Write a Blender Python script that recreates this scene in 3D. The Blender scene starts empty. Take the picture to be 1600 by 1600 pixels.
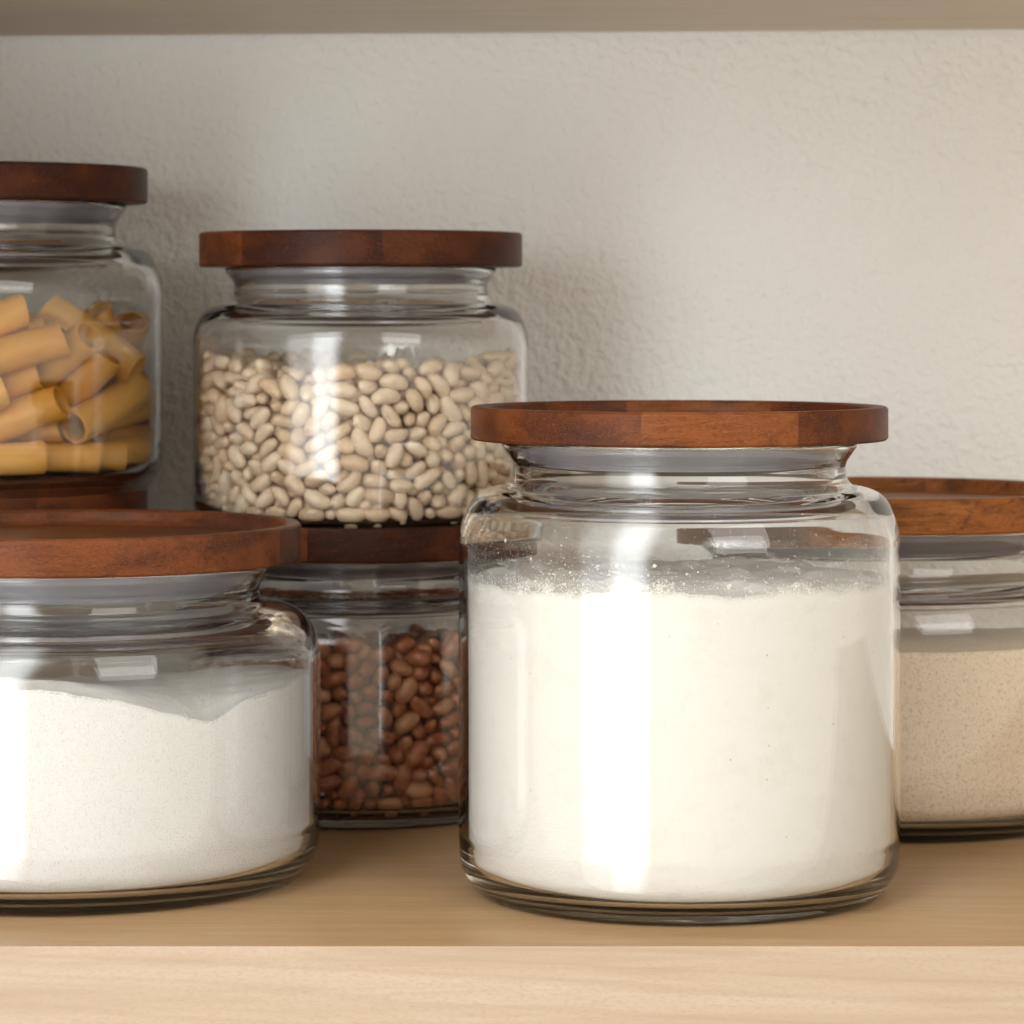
import bpy, bmesh, math, random
import numpy as np
from mathutils import Vector, Matrix, noise

S = bpy.context.scene
C = S.collection

# ------------------------------------------------------------------ camera
ZOOM = 4 / 3                      # 1.0 keeps the photo's pixel scale
F_PX, HORIZON, CAM_H = 3900.0, 556.0, 0.24      # focal length and horizon row in the 1600 px photo
cam_d = bpy.data.cameras.new('camera')
cam = bpy.data.objects.new('camera', cam_d); C.objects.link(cam)
cam.location = (0, 0, CAM_H); cam.rotation_euler = (math.radians(90), 0, 0)
cam_d.sensor_width = 36.0
cam_d.lens = F_PX / 1600 * 36.0 * ZOOM
cam_d.shift_y = -(800 - HORIZON) / 1600 * ZOOM
cam_d.clip_start = 0.05; cam_d.clip_end = 50
cam_d.dof.use_dof = True
cam_d.dof.focus_distance = 1.285
cam_d.dof.aperture_fstop = 15 * ZOOM
S.camera = cam

# ------------------------------------------------------------------ world: a dim room in front of the shelf
w = bpy.data.worlds.new('World'); S.world = w; w.use_nodes = True
wn, wl = w.node_tree.nodes, w.node_tree.links
bg = wn['Background']
tc = wn.new('ShaderNodeTexCoord'); sep = wn.new('ShaderNodeSeparateXYZ'); wl.new(tc.outputs['Generated'], sep.inputs[0])
rampx = wn.new('ShaderNodeValToRGB'); mr = wn.new('ShaderNodeMapRange')
mr.inputs['From Min'].default_value = -1; mr.inputs['From Max'].default_value = 1
wl.new(sep.outputs['X'], mr.inputs['Value']); wl.new(mr.outputs[0], rampx.inputs[0])
rampx.color_ramp.elements[0].position = 0.25; rampx.color_ramp.elements[0].color = (0.68, 0.54, 0.37, 1)
rampx.color_ramp.elements[1].position = 0.80; rampx.color_ramp.elements[1].color = (0.76, 0.685, 0.56, 1)
wl.new(rampx.outputs[0], bg.inputs['Color'])
bg.inputs['Strength'].default_value = 1.62

# ------------------------------------------------------------------ lamps
def area(name, loc, target, sx, sy, power, col=(1, 1, 1)):
    l = bpy.data.lights.new(name, 'AREA'); l.shape = 'RECTANGLE'; l.size = sx; l.size_y = sy
    l.energy = power; l.color = col
    o = bpy.data.objects.new(name, l); C.objects.link(o)
    o.location = loc
    o.rotation_euler = (Vector(target) - Vector(loc)).to_track_quat('-Z', 'Y').to_euler()
    return o
key = area('window_light', (-0.95, -0.13, 0.72), (0.08, 1.5, 0.15), 1.60, 3.2, 80.0, (0.92, 0.97, 1.0))
# the window is brightest on one side: shade its strength across its width
key.data.use_nodes = True; key.data.spread = math.radians(150)
kn, kl = key.data.node_tree.nodes, key.data.node_tree.links
kg = kn.new('ShaderNodeNewGeometry'); ks = kn.new('ShaderNodeSeparateXYZ'); kr = kn.new('ShaderNodeValToRGB')
kl.new(kg.outputs['Parametric'], ks.inputs[0])
def profile(sock, stops):
    kr = kn.new('ShaderNodeValToRGB'); kl.new(sock, kr.inputs[0]); e = kr.color_ramp.elements
    kr.color_ramp.interpolation = 'EASE'
    while len(e) < len(stops): e.new(0.5)
    for q_, (p_, v_) in enumerate(stops): e[q_].position = p_; e[q_].color = (v_, v_, v_, 1)
    return kr.outputs[0]
ku = profile(ks.outputs[0], [(0.0, 0.0), (0.12, 0.32), (0.38, 0.45), (0.54, 1.2), (0.70, 1.2), (0.93, 0.0)])
kv = profile(ks.outputs[1], [(0.0, 0.3), (0.12, 1.0), (0.88, 1.0), (1.0, 0.3)])
km = kn.new('ShaderNodeMath'); km.operation = 'MULTIPLY'; kl.new(ku, km.inputs[0]); kl.new(kv, km.inputs[1])
kl.new(km.outputs[0], kn['Emission'].inputs['Strength'])
area('right_fill', (1.3, -0.7, 1.2), (0.12, 1.6, 0.10), 1.3, 1.4, 22.0, (1.0, 0.985, 0.96))

S.view_settings.view_transform = 'Standard'; S.view_settings.look = 'None'
S.view_settings.exposure = 0.0; S.view_settings.gamma = 1.0
S.render.engine = 'CYCLES'
cy = S.cycles
cy.use_denoising = True
cy.max_bounces = 24; cy.transmission_bounces = 16; cy.transparent_max_bounces = 24
cy.diffuse_bounces = 5; cy.glossy_bounces = 10
cy.caustics_reflective = True; cy.caustics_refractive = True
cy.blur_glossy = 0.5; cy.sample_clamp_indirect = 40.0

# ------------------------------------------------------------------ material helpers
class Nt:
    def __init__(self, name):
        self.m = bpy.data.materials.new(name); self.m.use_nodes = True
        self.t = self.m.node_tree; self.n = self.t.nodes; self.l = self.t.links
        self.b = self.n['Principled BSDF']; self.out = self.n['Material Output']
    def new(self, typ, **kw):
        x = self.n.new('ShaderNode' + typ)
        for k, v in kw.items():
            if k.startswith('i_'): x.inputs[k[2:].replace('_', ' ')].default_value = v
            else: setattr(x, k, v)
        return x
    def link(self, a, b): self.l.new(a, b)
    def coords(self, scale=(1, 1, 1), loc=(0, 0, 0), kind='Object'):
        t = self.new('TexCoord'); m = self.new('Mapping')
        m.inputs['Scale'].default_value = scale; m.inputs['Location'].default_value = loc
        self.link(t.outputs[kind], m.inputs['Vector']); return m.outputs[0]
    def noise(self, vec, scale, detail=4, rough=0.55, dist=0.0):
        x = self.new('TexNoise'); x.inputs['Scale'].default_value = scale
        x.inputs['Detail'].default_value = detail; x.inputs['Roughness'].default_value = rough
        x.inputs['Distortion'].default_value = dist
        self.link(vec, x.inputs['Vector']); return x.outputs['Fac']
    def ramp(self, fac, stops):
        r = self.new('ValToRGB'); e = r.color_ramp.elements
        while len(e) < len(stops): e.new(0.5)
        for k, (p, c) in enumerate(stops):
            e[k].position = p; e[k].color = (*c, 1) if len(c) == 3 else c
        self.link(fac, r.inputs[0]); return r.outputs[0]
    def math(self, op, a, b=None, c=None):
        x = self.new('Math', operation=op)
        for k, v in enumerate((a, b, c)):
            if v is None: continue
            if hasattr(v, 'is_output') or hasattr(v, 'links'): self.link(v, x.inputs[k])
            else: x.inputs[k].default_value = v
        return x.outputs[0]
    def mix(self, fac, a, b, mode='MIX'):
        x = self.new('Mix', data_type='RGBA', blend_type=mode)
        for s, v in ((0, fac), (6, a), (7, b)):
            if hasattr(v, 'links'): self.link(v, x.inputs[s])
            elif s == 0: x.inputs[0].default_value = v
            else: x.inputs[s].default_value = (*v, 1)
        return x.outputs[2]
    def bump(self, h, strength, dist):
        x = self.new('Bump'); x.inputs['Strength'].default_value = strength; x.inputs['Distance'].default_value = dist
        self.link(h, x.inputs['Height']); self.link(x.outputs[0], self.b.inputs['Normal'])
    def set(self, **kw):
        for k, v in kw.items():
            s = self.b.inputs[k.replace('_', ' ')]
            if hasattr(v, 'links'): self.link(v, s)
            else: s.default_value = (*v, 1) if isinstance(v, tuple) and len(v) == 3 and s.type == 'RGBA' else v

def mat_wall():
    k = Nt('plaster'); v = k.coords()
    n1 = k.noise(v, 215, 2, 0.5, 0.1); n2 = k.noise(v, 480, 2, 0.5); n3 = k.noise(v, 6, 3)
    k.set(Base_Color=k.mix(n3, (0.785, 0.797, 0.795), (0.82, 0.832, 0.83)), Roughness=0.75)
    h = k.math('ADD', n1, k.math('MULTIPLY', n2, 0.3))
    k.bump(h, 0.65, 0.004); return k.m
def mat_maple(name, a, b, c, grain=1.0):
    k = Nt(name); v = k.coords((1.0, 14, 22))
    n1 = k.noise(v, 6, 6, 0.6, 0.8); v2 = k.coords((30, 330, 420)); n2 = k.noise(v2, 2.0, 5, 0.7)
    v3 = k.coords((1, 1, 1)); n3 = k.noise(k.coords((1, 3, 3)), 420, 3, 0.65); n4 = k.noise(v3, 9, 3)
    col = k.ramp(n1, [(0.30, a), (0.5, b), (0.72, c)])
    col = k.mix(k.math('MULTIPLY', n2, 0.45 * grain), col, a)
    col = k.mix(k.ramp(n3, [(0.46, (0,) * 3), (0.70, (0.65 * grain,) * 3)]), col, a)
    col = k.mix(k.math('MULTIPLY', n4, 0.25), col, c)
    wv = k.new('TexWave', wave_type='BANDS', bands_direction='DIAGONAL'); k.link(k.coords((0.9, 7, 16)), wv.inputs['Vector'])
    for q, f in (('Scale', 4.0), ('Distortion', 7.0), ('Detail', 3.0), ('Detail Scale', 0.7)): wv.inputs[q].default_value = f
    col = k.mix(k.ramp(wv.outputs['Fac'], [(0.0, (0.16 * grain,) * 3), (0.20, (0,) * 3)]), col, (a[0] * 0.84, a[1] * 0.76, a[2] * 0.66))
    k.set(Base_Color=col, Roughness=k.ramp(n2, [(0.2, (0.30,) * 3), (0.8, (0.42,) * 3)]))
    k.b.inputs['Specular IOR Level'].default_value = 0.22
    k.bump(k.math('ADD', n2, n3), 0.06, 0.001); return k.m
def mat_wood(name, seed, width, tones, ang=0.0):
    """walnut-like block: straight staves of different tone, long grain across the stave"""
    k = Nt(name)
    t = k.new('TexCoord'); m = k.new('Mapping'); m.inputs['Rotation'].default_value = (0, 0, ang)
    m.inputs['Location'].default_value = (seed * 0.173, seed * 0.311, 0); k.link(t.outputs['Object'], m.inputs['Vector'])
    s = k.new('SeparateXYZ'); k.link(m.outputs[0], s.inputs[0])
    s0 = k.new('SeparateXYZ'); k.link(t.outputs['Object'], s0.inputs[0])
    # straight staves across the lid: (left edge as a share of the radius, tone)
    sx = k.math('MULTIPLY_ADD', s0.outputs['X'], 0.5 / width, 0.5)
    wob = k.math('MULTIPLY_ADD', k.math('SUBTRACT', k.noise(m.outputs[0], 300, 2), 0.5), 0.006, sx)
    r = k.new('ValToRGB'); r.color_ramp.interpolation = 'CONSTANT'; el = r.color_ramp.elements
    while len(el) < len(tones): el.new(0.99)
    for q, (u, c_) in enumerate(tones):
        el[q].position = max(0, (u + 1) / 2); el[q].color = (*c_, q / 8.0)
    k.link(wob, r.inputs[0]); tone = r.outputs[0]; shift = r.outputs[1]
    # grain, shifted per stave
    cb = k.new('CombineXYZ'); k.link(k.math('ADD', k.math('MULTIPLY', s.outputs['X'], 0.10), k.math('MULTIPLY', shift, 3.0)), cb.inputs[0])
    k.link(s.outputs['Y'], cb.inputs[1]); k.link(s.outputs['Z'], cb.inputs[2])
    g1 = k.noise(cb.outputs[0], 210, 6, 0.65, 1.4); g2 = k.noise(cb.outputs[0], 900, 3, 0.7)
    cb3 = k.new('CombineXYZ')
    for q, ax in enumerate('XYZ'): k.link(k.math('MULTIPLY_ADD', s.outputs[ax], (0.5, 1, 1.6)[q], k.math('MULTIPLY', shift, 2.0)), cb3.inputs[q])
    big = k.noise(cb3.outputs[0], 42, 3, 0.5, 0.6)
    col = k.mix(k.ramp(g1, [(0.42, (0,) * 3), (0.66, (0.75,) * 3)]), tone, (0.035, 0.011, 0.006))
    col = k.mix(k.ramp(big, [(0.4, (0,) * 3), (0.70, (0.6,) * 3)]), col, k.mix(0.5, tone, (0.20, 0.060, 0.020)))
    col = k.mix(k.ramp(big, [(0.30, (0.65,) * 3), (0.5, (0,) * 3)]), col, (0.040, 0.016, 0.012))
    cb2 = k.new('CombineXYZ')
    for q, ax in enumerate('XYZ'): k.link(k.math('MULTIPLY', s.outputs[ax], (0.33, 1, 1)[q]), cb2.inputs[q])
    g3 = k.noise(cb2.outputs[0], 1500, 3, 0.65)
    col = k.mix(k.ramp(g3, [(0.56, (0,) * 3), (0.78, (0.5,) * 3)]), col, k.mix(0.5, tone, (0.34, 0.155, 0.085)))
    col = k.mix(k.ramp(g3, [(0.28, (0.55,) * 3), (0.44, (0,) * 3)]), col, (0.028, 0.007, 0.003))
    col = k.mix(k.ramp(g2, [(0.55, (0,) * 3), (0.78, (0.35,) * 3)]), col, k.mix(0.5, tone, (0.22, 0.075, 0.022)))
    k.set(Base_Color=col, Roughness=k.ramp(g3, [(0.3, (0.30,) * 3), (0.7, (0.42,) * 3)]))
    k.b.inputs['Specular IOR Level'].default_value = 0.08
    k.bump(g3, 0.25, 0.0006); return k.m
def mat_glass():
    k = Nt('clear_glass')
    k.set(Base_Color=(0.995, 0.998, 0.995), Roughness=0.0, IOR=1.5)
    k.b.inputs['Transmission Weight'].default_value = 1.0
    v = k.coords((1, 1, 0.35)); k.bump(k.noise(v, 20, 2, 0.4), 0.06, 0.004)
    ab = k.new('VolumeAbsorption'); ab.inputs['Color'].default_value = (0.70, 0.85, 0.80, 1); ab.inputs['Density'].default_value = 1.6
    k.link(ab.outputs[0], k.out.inputs['Volume'])
    return k.m
def mat_seal():
    k = Nt('grey_silicone'); k.set(Base_Color=(0.30, 0.30, 0.36), Roughness=0.28)
    k.b.inputs['Transmission Weight'].default_value = 0.3; k.b.inputs['Subsurface Weight'].default_value = 0.1
    return k.m
def mat_flour():
    k = Nt('flour'); v = k.coords()
    n1 = k.noise(v, 18, 4); vo = k.new('TexVoronoi'); vo.inputs['Scale'].default_value = 260; k.link(v, vo.inputs['Vector'])
    sp = k.ramp(vo.outputs['Distance'], [(0.07, (1,) * 3), (0.12, (0,) * 3)])
    pick = k.ramp(vo.outputs['Color'], [(0.74, (0,) * 3), (0.76, (0.6,) * 3)])
    col = k.mix(n1, (0.715, 0.70, 0.665), (0.745, 0.735, 0.71))
    col = k.mix(k.ramp(k.noise(v, 70, 6, 0.7), [(0.30, (0.5,) * 3), (0.48, (0,) * 3)]), col, (0.64, 0.62, 0.57))
    col = k.mix(k.math('MULTIPLY', sp, pick), col, (0.30, 0.20, 0.12))
    k.set(Base_Color=col, Roughness=0.95); k.b.inputs['Specular IOR Level'].default_value = 0.15
    k.bump(k.math('ADD', k.noise(v, 900, 3, 0.7), k.noise(v, 160, 3)), 0.35, 0.0012); return k.m
def mat_sugar():
    k = Nt('sugar'); v = k.coords()
    g = k.noise(v, 1500, 2, 0.8); n1 = k.noise(v, 34, 5, 0.6)
    col = k.mix(n1, (0.90, 0.895, 0.88), (0.93, 0.925, 0.915))
    col = k.mix(k.ramp(g, [(0.30, (0.60,) * 3), (0.46, (0,) * 3)]), col, (0.60, 0.58, 0.54))
    col = k.mix(k.ramp(k.noise(v, 420, 3, 0.7), [(0.26, (0.4,) * 3), (0.38, (0,) * 3)]), col, (0.70, 0.63, 0.52))
    k.set(Base_Color=col, Roughness=0.5); k.bump(g, 0.8, 0.0015); return k.m
def mat_bran():
    k = Nt('wholemeal'); v = k.coords()
    g = k.noise(v, 950, 3, 0.75); g2 = k.noise(v, 260, 3, 0.7)
    col = k.mix(k.noise(v, 25, 3), (0.80, 0.65, 0.485), (0.86, 0.73, 0.575))
    col = k.mix(k.ramp(g, [(0.52, (0,) * 3), (0.68, (0.75,) * 3)]), col, (0.42, 0.25, 0.15))
    col = k.mix(k.ramp(g2, [(0.30, (0.6,) * 3), (0.42, (0,) * 3)]), col, (0.70, 0.58, 0.44))
    k.set(Base_Color=col, Roughness=0.9); k.bump(g, 0.5, 0.001); return k.m
def mat_bean(name, stops, island, streak):
    k = Nt(name)
    if island: rnd = k.new('NewGeometry').outputs['Random Per Island']
    else: rnd = k.new('ObjectInfo').outputs['Random']
    v = k.coords((1, 1, 1)); col = k.ramp(rnd, stops)
    add = k.new('VectorMath', operation='ADD'); k.link(v, add.inputs[0]); k.link(rnd, add.inputs[1])
    n = k.noise(add.outputs[0], 380, 4, 0.65, 0.6)
    col = k.mix(k.ramp(n, [(0.45, (0,) * 3), (0.75, (streak[3],) * 3)]), col, streak[:3])
    k.set(Base_Color=col, Roughness=0.38); k.b.inputs['Specular IOR Level'].default_value = 0.4
    k.bump(n, 0.12, 0.0006); return k.m
def mat_pasta():
    k = Nt('dry_pasta'); rnd = k.new('ObjectInfo').outputs['Random']; v = k.coords()
    col = k.ramp(rnd, [(0, (0.66, 0.29, 0.035)), (0.5, (0.74, 0.36, 0.05)), (1, (0.80, 0.43, 0.08))])
    col = k.mix(k.math('MULTIPLY', k.noise(v, 120, 4), 0.35), col, (0.74, 0.44, 0.13))
    k.set(Base_Color=col, Roughness=0.5); k.b.inputs['Subsurface Weight'].default_value = 0.4
    k.b.inputs['Subsurface Radius'].default_value = (0.006, 0.003, 0.001); k.b.inputs['Subsurface Scale'].default_value = 0.6
    k.bump(k.noise(v, 700, 2), 0.1, 0.0005); return k.m
def mat_dust():
    k = Nt('flour_dust'); v = k.coords(); t = k.new('TexCoord')
    s = k.new('SeparateXYZ'); k.link(t.outputs['Object'], s.inputs[0])
    at = k.new('Attribute', attribute_name='cover')
    n = k.noise(v, 900, 4, 0.8); n2 = k.noise(v, 60, 4, 0.65); n3 = k.noise(v, 2400, 2, 0.8)
    th = k.math('ADD', k.math('ADD', k.math('MULTIPLY', n, 0.55), k.math('MULTIPLY', n3, 0.35)), k.math('MULTIPLY_ADD', n2, 0.9, -0.2))
    # cover runs from 1 at the flour to 0 where the film ends
    f = k.math('SUBTRACT', k.math('ADD', th, k.math('MULTIPLY', at.outputs['Fac'], 0.50)), 1.02)
    fac = k.ramp(k.math('MULTIPLY', f, 6.0), [(0.0, (0,) * 3), (1.0, (0.9,) * 3)])
    tr = k.new('BsdfTransparent'); mx = k.new('MixShader')
    k.set(Base_Color=(0.88, 0.865, 0.82), Roughness=0.9)
    k.link(fac, mx.inputs[0]); k.link(tr.outputs[0], mx.inputs[1]); k.link(k.b.outputs[0], mx.inputs[2])
    k.link(mx.outputs[0], k.out.inputs['Surface']); return k.m

# ------------------------------------------------------------------ object helpers
def tag(o, label=None, cat=None, group=None, kind=None):
    if label: o['label'] = label
    if cat: o['category'] = cat
    if group: o['group'] = group
    if kind: o['kind'] = kind
    return o
def obj(name, me, mat, parent=None, loc=(0, 0, 0)):
    o = bpy.data.objects.new(name, me); C.objects.link(o)
    if mat and not me.materials: me.materials.append(mat)
    o.location = loc
    if parent: o.parent = parent
    return o
def mesh(name, verts, faces, smooth=True):
    me = bpy.data.meshes.new(name); me.from_pydata(verts, [], faces); me.update()
    if smooth: me.shade_smooth()
    return me
def fillet(pts, radii, n=8):
    out = []
    for k, p in enumerate(pts):
        r = radii[k]
        if r <= 0 or k in (0, len(pts) - 1): out.append(p); continue
        a, b, c = Vector(pts[k - 1]), Vector(p), Vector(pts[k + 1])
        u, v = (a - b), (c - b); lu, lv = u.length, v.length; u.normalize(); v.normalize()
        ang = math.acos(max(-1, min(1, u.dot(v))))
        d = min(r / math.tan(ang / 2), lu * 0.49, lv * 0.49)
        p0, p2 = b + u * d, b + v * d
        for i in range(n + 1):
            t = i / n; out.append(tuple(p0 * (1 - t) ** 2 + b * 2 * t * (1 - t) + p2 * t * t))
    return out
def lathe(name, prof, seg=160, smooth=True, sharp=None):
    """profile of (r, z); r = 0 ends are closed with a single vertex"""
    verts, rings = [], []
    for r, z in prof:
        if r < 1e-7: rings.append([len(verts)]); verts.append((0, 0, z))
        else:
            rings.append(list(range(len(verts), len(verts) + seg)))
            for k in range(seg):
                a = 2 * math.pi * k / seg; verts.append((r * math.cos(a), r * math.sin(a), z))
    faces = []
    for A, B in zip(rings, rings[1:]):
        for k in range(seg):
            j = (k + 1) % seg
            if len(A) == 1 and len(B) == 1: continue
            if len(A) == 1: faces.append((A[0], B[j], B[k]))
            elif len(B) == 1: faces.append((A[k], A[j], B[0]))
            else: faces.append((A[k], A[j], B[j], B[k]))
    me = mesh(name, verts, faces, smooth)
    bm = bmesh.new(); bm.from_mesh(me); bmesh.ops.recalc_face_normals(bm, faces=bm.faces)
    if sharp:
        for e in bm.edges:
            if len(e.link_faces) == 2 and e.calc_face_angle(0) > sharp: e.smooth = False
    bm.to_mesh(me); bm.free()
    return me
def box(name, x0, x1, y0, y1, z0, z1, mat, bev=0.0, nseg=2):
    bm = bmesh.new(); bmesh.ops.create_cube(bm, size=1)
    for v in bm.verts:
        v.co = ((x0 + x1) / 2 + v.co.x * (x1 - x0), (y0 + y1) / 2 + v.co.y * (y1 - y0), (z0 + z1) / 2 + v.co.z * (z1 - z0))
    if bev: bmesh.ops.bevel(bm, geom=list(bm.edges), offset=bev, segments=nseg, affect='EDGES', profile=0.5)
    me = bpy.data.meshes.new(name); bm.to_mesh(me); bm.free()
    return obj(name, me, mat)

# ------------------------------------------------------------------ the setting
M_WALL = mat_wall(); M_GLASS = mat_glass(); M_SEAL = mat_seal()
M_TOP = mat_maple('maple', (0.31, 0.193, 0.097), (0.38, 0.248, 0.133), (0.43, 0.295, 0.170))  # honey tone: warm bounced light on the top is put into the colour
M_FRONT_LIT = mat_maple('maple_front_lit', (0.28, 0.212, 0.152), (0.35, 0.279, 0.208), (0.39, 0.325, 0.255))  # same maple painted paler, for the direct neutral light on the front
Y_WALL, Y_FRONT = 1.72, CAM_H * F_PX / (1309 - HORIZON)
X_SIDE = -0.425               # inner face of the unseen panel added to shade the left end
wall = box('wall', -1.6, 1.6, Y_WALL, Y_WALL + 0.1, -0.9, 1.3, M_WALL); tag(wall, kind='structure')
wall['label'] = 'cream plaster wall with fine orange peel texture'
shelf = box('shelf_board', X_SIDE, 1.3, Y_FRONT + 0.0011, Y_WALL - 0.0015, -0.036, 0.0, M_TOP)
lit_edging = box('lit_front_edging', X_SIDE, 1.3, Y_FRONT, Y_FRONT + 0.001, -0.036, 0.0, M_FRONT_LIT, 0.0004)  # thin front strip that carries the paler, lit colour
lit_edging.parent = shelf
tag(shelf, 'pale maple shelf board carrying the glass jars', 'shelf')
M_PALE = mat_maple('pale_maple', (0.50, 0.40, 0.28), (0.57, 0.47, 0.345), (0.62, 0.53, 0.40))
upper = box('shelf_board', X_SIDE, 1.3, Y_FRONT, Y_WALL - 0.0035, -0.018, 0.018, M_PALE, 0.0009)
upper.location = (0, 0, CAM_H + (HORIZON - 239) * Y_WALL / F_PX + 0.018)
upper.rotation_euler = (0, math.radians(-0.38), 0)
tag(upper, 'pale wooden shelf board fixed above the jars, seen from below', 'shelf')

side = box('shade_panel', X_SIDE - 0.022, X_SIDE - 0.001, Y_FRONT - 0.0005, Y_WALL - 0.002, -0.9, 1.25, M_PALE, 0.0009)  # out of view; put in to cast shade on the left jars and wall
tag(side, 'unseen pale maple panel added to shade the left end of the shelves', 'shading panel')

# ------------------------------------------------------------------ jars
def place(px, yb):
    Y = CAM_H * F_PX / (yb - HORIZON)
    return ((px - 800) * Y / F_PX, Y)
def make_jar(label, x, y, z, R, H, lid_r, lid_t, zs, seed, tones, group=None):
    """zs: heights of (flare bottom, shoulder start, shoulder end) above the base; H is the lid's top"""
    root = bpy.data.objects.new('storage_jar', None); C.objects.link(root); root.empty_display_size = 0.02
    root.location = (x, y, z); tag(root, label, 'jar', group)
    zf, zsh, zb = zs; t = (0.039 if y < 1.45 else 0.034) * R + 0.0002; rn = 0.752 * R; rt = 0.806 * R
    zl = H - lid_t; zt = zl - 0.0006
    outer = [(0, 0.0022), (0.78 * R, 0.0022), (0.84 * R, 0.0), (0.915 * R, 0.0), (R * 0.994, 0.0105), (R, 0.022),
             (R, zb), (R * 0.93, zsh + (zb - zsh) * 0.12), (rn + 0.012 * R, zsh + 0.0005), (rn, zf), (rt, zt - 0.002), (rt, zt)]
    ro = [0, 0.004, 0.002, 0.010, 0.014, 0.02, 0.030 * R / 0.09, 0.016, 0.006, 0.006, 0.001, 0]
    inner = [(rt - t * 0.75, zt), (rt - t * 0.9, zt - 0.002), (rn - t, zf), (rn - t * 0.9, zsh - 0.004), (R * 0.90, zsh + (zb - zsh) * 0.12 - t * 1.3),
             (R - t, zb - t * 0.5), (R - t, 0.024), (R - t * 1.35, 0.0115), (0.86 * R, 0.0062), (0, 0.0058)]
    ri = [0, 0.001, 0.006, 0.008, 0.014, 0.024 * R / 0.09, 0.02, 0.012, 0.010, 0]
    prof = fillet(outer, ro) + fillet(inner, ri)
    body = obj('glass_body', lathe('glass_body', prof, 192), M_GLASS, root)
    wood = mat_wood('walnut', seed, lid_r, tones)
    rin = lid_r * 0.915; b = 0.0009
    lp = [(0, H - 0.0068), (rin - 0.002, H - 0.0068), (rin, H - 0.0048), (rin + 0.001, H - b), (rin + 0.0022, H), (lid_r - b, H),
          (lid_r, H - b), (lid_r, zl + b), (lid_r - b, zl), (0, zl)]
    lid = obj('lid', lathe('lid', fillet(lp, [0, .003, .003, .001, .001, .0006, .0006, .0006, .0006, 0], 4), 160, True, 0.6), wood, root)
    g = 0.0004
    sp = [(0, zl - 0.0004), (rt - t - g, zl - 0.0004), (rt - t - g - .0005, zt - 0.003), (rn - t - g, zf + 0.002), (rn - t - g - 0.0015, zf - 0.0005), (rn - t - 0.004, zf - 0.001),
          (rn - t - 0.006, zf + 0.004), (rn - t - 0.006, zl - 0.004), (0, zl - 0.004)]
    obj('seal', lathe('seal', fillet(sp, [0, .0005, .001, .001, .001, .001, .001, .001, 0], 3), 128, True, 0.9), M_SEAL, lid)
    return root, R - t, R
# large flour jar
def at(cx, yb, Rpx, lid_px, ys, lidt_px, base_z=0.0, Y=None):
    """pixel measures -> metres at the jar's own depth"""
    x, yy = place(cx, yb) if Y is None else ((cx - 800) * Y / F_PX, Y)
    k = yy / F_PX
    zz = [CAM_H - (q - HORIZON) * k - base_z for q in ys]       # lid top, flare bottom, shoulder start, shoulder end
    return x, yy, Rpx * k, zz[0], lid_px * k, lidt_px * k, zz[1:], k

def powder(name, R, t_in, top, mat, label, cat, root, rings=46, seg=220):
    """a filling that follows the inside of the jar; top(x, y) gives its surface"""
    rc = R - t_in - 0.0003
    low = fillet([(0, 0.0064), (0.86 * R, 0.0066), (R - t_in * 1.35 - 0.0004, 0.0122), (rc, 0.0245), (rc, 0.034)], [0, 0.010, 0.012, 0.02, 0], 8)
    verts, rows = [(0, 0, low[0][1])], [[0]]
    def ring(r, zf):
        row = []
        for k in range(seg):
            a = 2 * math.pi * k / seg; x, y = r * math.cos(a), r * math.sin(a)
            row.append(len(verts)); verts.append((x, y, zf(x, y)))
        rows.append(row)
    for r, z in low[1:]: ring(r, lambda x, y, z=z: z)
    for f in (0.25, 0.5, 0.75, 0.95): ring(rc, lambda x, y, f=f: 0.034 + (top(x, y) - 0.034) * f)
    for k in range(rings): 
        r = rc * (1 - (k / rings) ** 1.15) ; ring(max(r, 1e-4), top)
    rows.append([len(verts)]); verts.append((0, 0, top(0, 0)))
    faces = []
    for A, B in zip(rows, rows[1:]):
        for k in range(seg):
            j = (k + 1) % seg
            if len(A) == 1: faces.append((A[0], B[j], B[k]))
            elif len(B) == 1: faces.append((A[k], A[j], B[0]))
            else: faces.append((A[k], A[j], B[j], B[k]))
    o = obj(name, mesh(name, verts, faces), mat, None, root.location)
    tag(o, label, cat, None, 'stuff'); return o, rc

def N(x, y, s, z=0.0): return noise.noise(Vector((x * s, y * s, z)))

# --- flour
x, y, R, H, lr, lt, zs, k = at(995.5, 1243, 258, 244, (675.6, 742, 769, 818), 39)
j_flour, rin, _ = make_jar('tall glass jar of white flour at the front, with a reddish brown wooden lid', x, y, 0, R, H, lr, lt, zs, 3, [(-1, (0.081, 0.024, 0.008)), (-.22, (0.144, 0.046, 0.013)), (.50, (0.077, 0.021, 0.007))])
zfl = CAM_H - (876 - HORIZON) * k
def flour_top(px, py):
    h = zfl + 0.0018 * N(px, py, 28) + 0.0011 * N(px, py, 85, 3) + 0.0006 * N(px, py, 260, 5)
    c = N(px, py, 60, 9)
    if c > 0.15: h += 0.0045 * (c - 0.15)
    return h - 0.006 * max(0, px / R) ** 2 * (py < 0) * 0
o_flour, rc = powder('flour', R, R - rin, flour_top, mat_flour(), 'fine white flour filling the tall front jar', 'flour', j_flour)
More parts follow.
